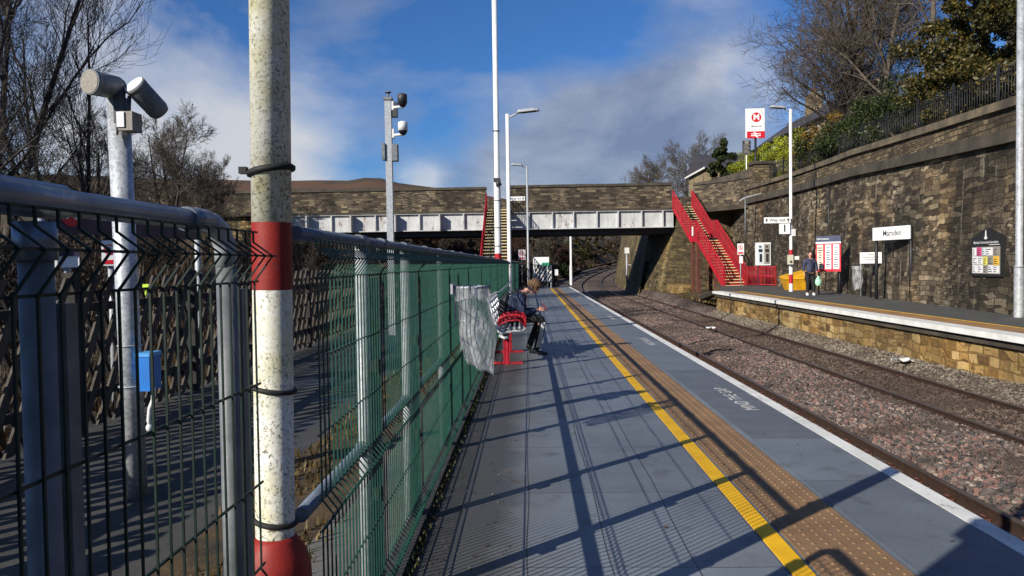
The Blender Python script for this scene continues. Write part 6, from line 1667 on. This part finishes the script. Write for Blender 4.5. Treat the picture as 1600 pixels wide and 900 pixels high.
# right bank above the wall
RG = 'bare trees above the stone wall'
def ug(x, y): return copz(y)-.35+min((x-wallx(y)-.55)*.12, 3)
for a in (('bare_tree','wide spreading bare tree leaning left above the wall beside the tall station sign',(16.5,39.0,0),12.0,21,.72,.22,12,(8,7,5),.0095,3,(-.02,0),.12),
          ('bare_tree','slender bare tree with a straight pale trunk left of the paired trunks above the wall',(16.0,35.5,0),12.5,22,.55,.17,12,(8,7,5),.0085,1,(.0,0),.25),
          ('bare_tree','straight dark trunk, left one of the close pair soaring above the wall',(16.4,33.2,0),14.5,23,.5,.17,10,(7,6,5),.0085,1,(.0,0),.38),
          ('bare_tree','thickest dark trunk, right one of the close pair soaring above the wall',(17.0,29.6,0),15,24,.5,.26,10,(7,6,5),.0085,1,(.0,0),.32),
          ('bare_tree','dark forked tree nearest the ivy mass above the right end of the wall',(16.4,26.4,0),14,25,.5,.22,9,(7,6,5),.0085,2,(.0,0),.32),
          ('bare_tree','low twiggy bare tree in front of the terraced houses above the wall',(17.6,42.5,0),8.4,26,.62,.10,9,(8,7,5),.0085,3,(.06,0),.08)):
    nm, lb, b, h_, sd, spd, tr, nl_, dn, tw, st, ln, fi = a
    bare_tree(nm, lb, (b[0], b[1], ug(b[0], b[1])), h_, sd, RG, spd, tr, nl_, dn, 'bark_pale' if sd in (22, 23) else 'bark', 'twig_pale', tw, st, ln, fi)
def shrubs():
    i = 0
    for x, y, hgt, wd, m, lb in ((15.0,36.5,2.6,1.7,'leaf_dark','dark evergreen shrub behind the iron railing below the slender bare tree'),
         (15.1,33.0,2.9,1.8,'leaf_dark','dark evergreen shrub behind the iron railing under the close pair of trunks'),
         (15.0,29.6,3.2,1.8,'leaf_dark','glossy evergreen shrub behind the iron railing in front of the thick dark trunk'),
         (14.6,26.4,3.0,1.7,'leaf_ivy','olive green shrub behind the railing left of the ivy mass'),
         (15.2,39.6,2.2,1.6,'leaf_dark','dark evergreen shrub at the foot of the spreading bare tree')):
        z = ug(x, y); i += 1
        leafy('evergreen_shrub', lb, (x,y,z), [((0,0,hgt*.35),(wd,wd,hgt*.38)),((.5,-.7,hgt*.6),(wd*.7,wd*.7,hgt*.35)),((-.3,.8,hgt*.65),(wd*.6,wd*.8,hgt*.3))], 9000, .062, m, 60+i, 'shrub', 'evergreen shrubs behind the railing')
shrubs()
for i, (x, y, h_, lb) in enumerate(((16.3,29.3,9.5,'huge ivy-clad evergreen filling the top right corner left of the spangled column'),(15.2,22.6,9.0,'ivy-clad evergreen crowding the frame at the extreme top right'),(16.2,26.2,9.5,'tall olive evergreen behind the forked dark tree'))):
    z = ug(x, y)
    leafy('ivy_tree', lb, (x,y,z), [((0,0,1.4),(1.9,1.9,1.5)),((-.3,.6,3.2),(2.0,1.9,1.6)),((.2,-.5,5.2),(2.0,1.9,1.7)),((0,.3,7.2),(1.7,1.6,1.7)),((.3,-.2,h_-.6),(1.3,1.3,1.5))], 30000, .072, 'leaf_ivy', 70+i, 'tree', 'ivy-covered evergreens', [([(0,0,-.3),(.05,0,2),(0,.1,5),(.1,0,h_-.8)], .28)])
def hedge(name, label, pts, h_, w_, n, m, seed, zb):
    cl = []
    for (x, y) in pts: cl.append(((x-pts[0][0], y-pts[0][1], h_*.5), (w_, 1.3, h_*.55)))
    return leafy(name, label, (pts[0][0], pts[0][1], zb), cl, int(n*1.6), .060, m, seed, 'hedge', 'garden hedges above the wall')
hedge('garden_hedge', 'bright yellow-green hedge behind the dark end pier of the road wall', [(14.6+.06*i, 57-1.6*i) for i in range(2, 9)], 2.3, .6, 10000, 'leaf_hedge', 81, 6.5)
hedge('garden_hedge', 'orange-brown hedge in front of the terraced houses right of the yellow-green one', [(15.2-.02*i, 43.2-1.5*i) for i in range(4)], 2.3, .7, 6000, 'leaf_orange', 82, 6.2)
leafy('conifer', 'dark green conifer bush beside the stone cottage gable', (16.4,66,5.4), [((0,0,1.6),(1.5,1.5,1.8)),((.1,0,3.2),(1.4,1.4,1.6)),((0,0,4.4),(1.1,1.1,1.2)),((.2,0,5.5),(.7,.7,.9)),((.2,0,6.2),(.35,.35,.6))], 20000, .10, 'leaf_dark', 83, 'tree', None, [([(0,0,-.2),(0,0,5.5)], .15)])
FG = 'bare trees beyond the bridge'
bare_tree('bare_tree', 'rounded bare tree on the skyline just left of the right red stair head', (17.3,104,4.6), 11.0, 31, FG, .62, .2, 11, (8,7,5), 'bark', 'twig_pale', .012, 2, first=.12)
bare_tree('bare_tree', 'thin bare tree on the skyline between the red stair head and the stone cottage', (20.0,93,4.8), 11.2, 32, FG, .6, .2, 10, (8,7,5), 'bark', 'twig_pale', .012, 2, first=.12)
# scrub seen below the bridge
k = 0
for d, y, s in ((-3.5,60,2.6),(-6,63,3.4),(-1.5,66,2.4),(-8.5,68,4.2),(-4.4,72,3.6),(-1.2,77,2.8),(-7,80,4.8),(-3,86,3.8),(-9,92,5.2),(-5,98,4.6),(-1.4,96,3.4),(-2.6,108,4.6),(-7,112,5.4),(-11,74,4.6),(-13,62,4.2),(-.6,120,4.4),(-4,126,5.4)):
    b = bare_tree('bare_bush', 'tangled red-brown leafless scrub seen under the bridge beside the track bend', (d+cx(y), y, vergez(d, y)), s, 200+k, 'leafless scrub beyond the bridge', .7, .05, 7, (6,5,4), 'bark', ('twig_red','twig','twig_pale')[k % 3], .016, 5, first=.05); b['category'] = 'bush'; k += 1
for i, (d, y, s) in enumerate(((1.3-3,82,1.6),(-3.6,92,2.2),(-.6,104,2.0),(-5,76,2.0))):
    leafy('dark_bush', 'dark evergreen bush seen under the bridge span left of the curving rails', (d+cx(y), y, vergez(d, y)), [((0,0,s*.5),(s,s*1.2,s*.8)),((s*.6,.5,s*.4),(s*.7,s,s*.5))], 3000, .15, 'leaf_dark', 90+i, 'shrub', 'dark bushes beyond the bridge')

for i, (d, y, s, m) in enumerate(((-5,64,2.6,'bracken'),(-9,70,3.4,'bracken'),(-13,66,3.2,'bracken'),(-2.8,88,2.4,'leaf_ivy'),(-8,84,3.6,'bracken'),(-4.5,118,3.8,'bracken'),(-2,138,3.4,'leaf_ivy'),(-8,132,4.6,'bracken'),(-13,110,5.0,'bracken'),(-.5,160,4.2,'bracken'),(-6,165,5.5,'leaf_ivy'),(-14,155,6.5,'bracken'),(-20,140,6.5,'bracken'),(2,196,5.5,'bracken'),(-5,205,7,'leaf_ivy'),(10,215,7,'bracken'))):
    leafy('brown_bush', 'thick brown and olive bush on the cutting side seen under the bridge', (d+cx(y), y, vergez(min(d,1.2), y)-.4), [((0,0,s*.5),(s,s*1.3,s*.75)),((-s*.7,.5,s*.6),(s*.8,s,s*.6)),((s*.3,-s*.4,s*.9),(s*.6,s*.7,s*.4))], 4200, .05*s**.8+.03, m, 300+i, 'bush', 'thick bushes along the cutting beyond the bridge')
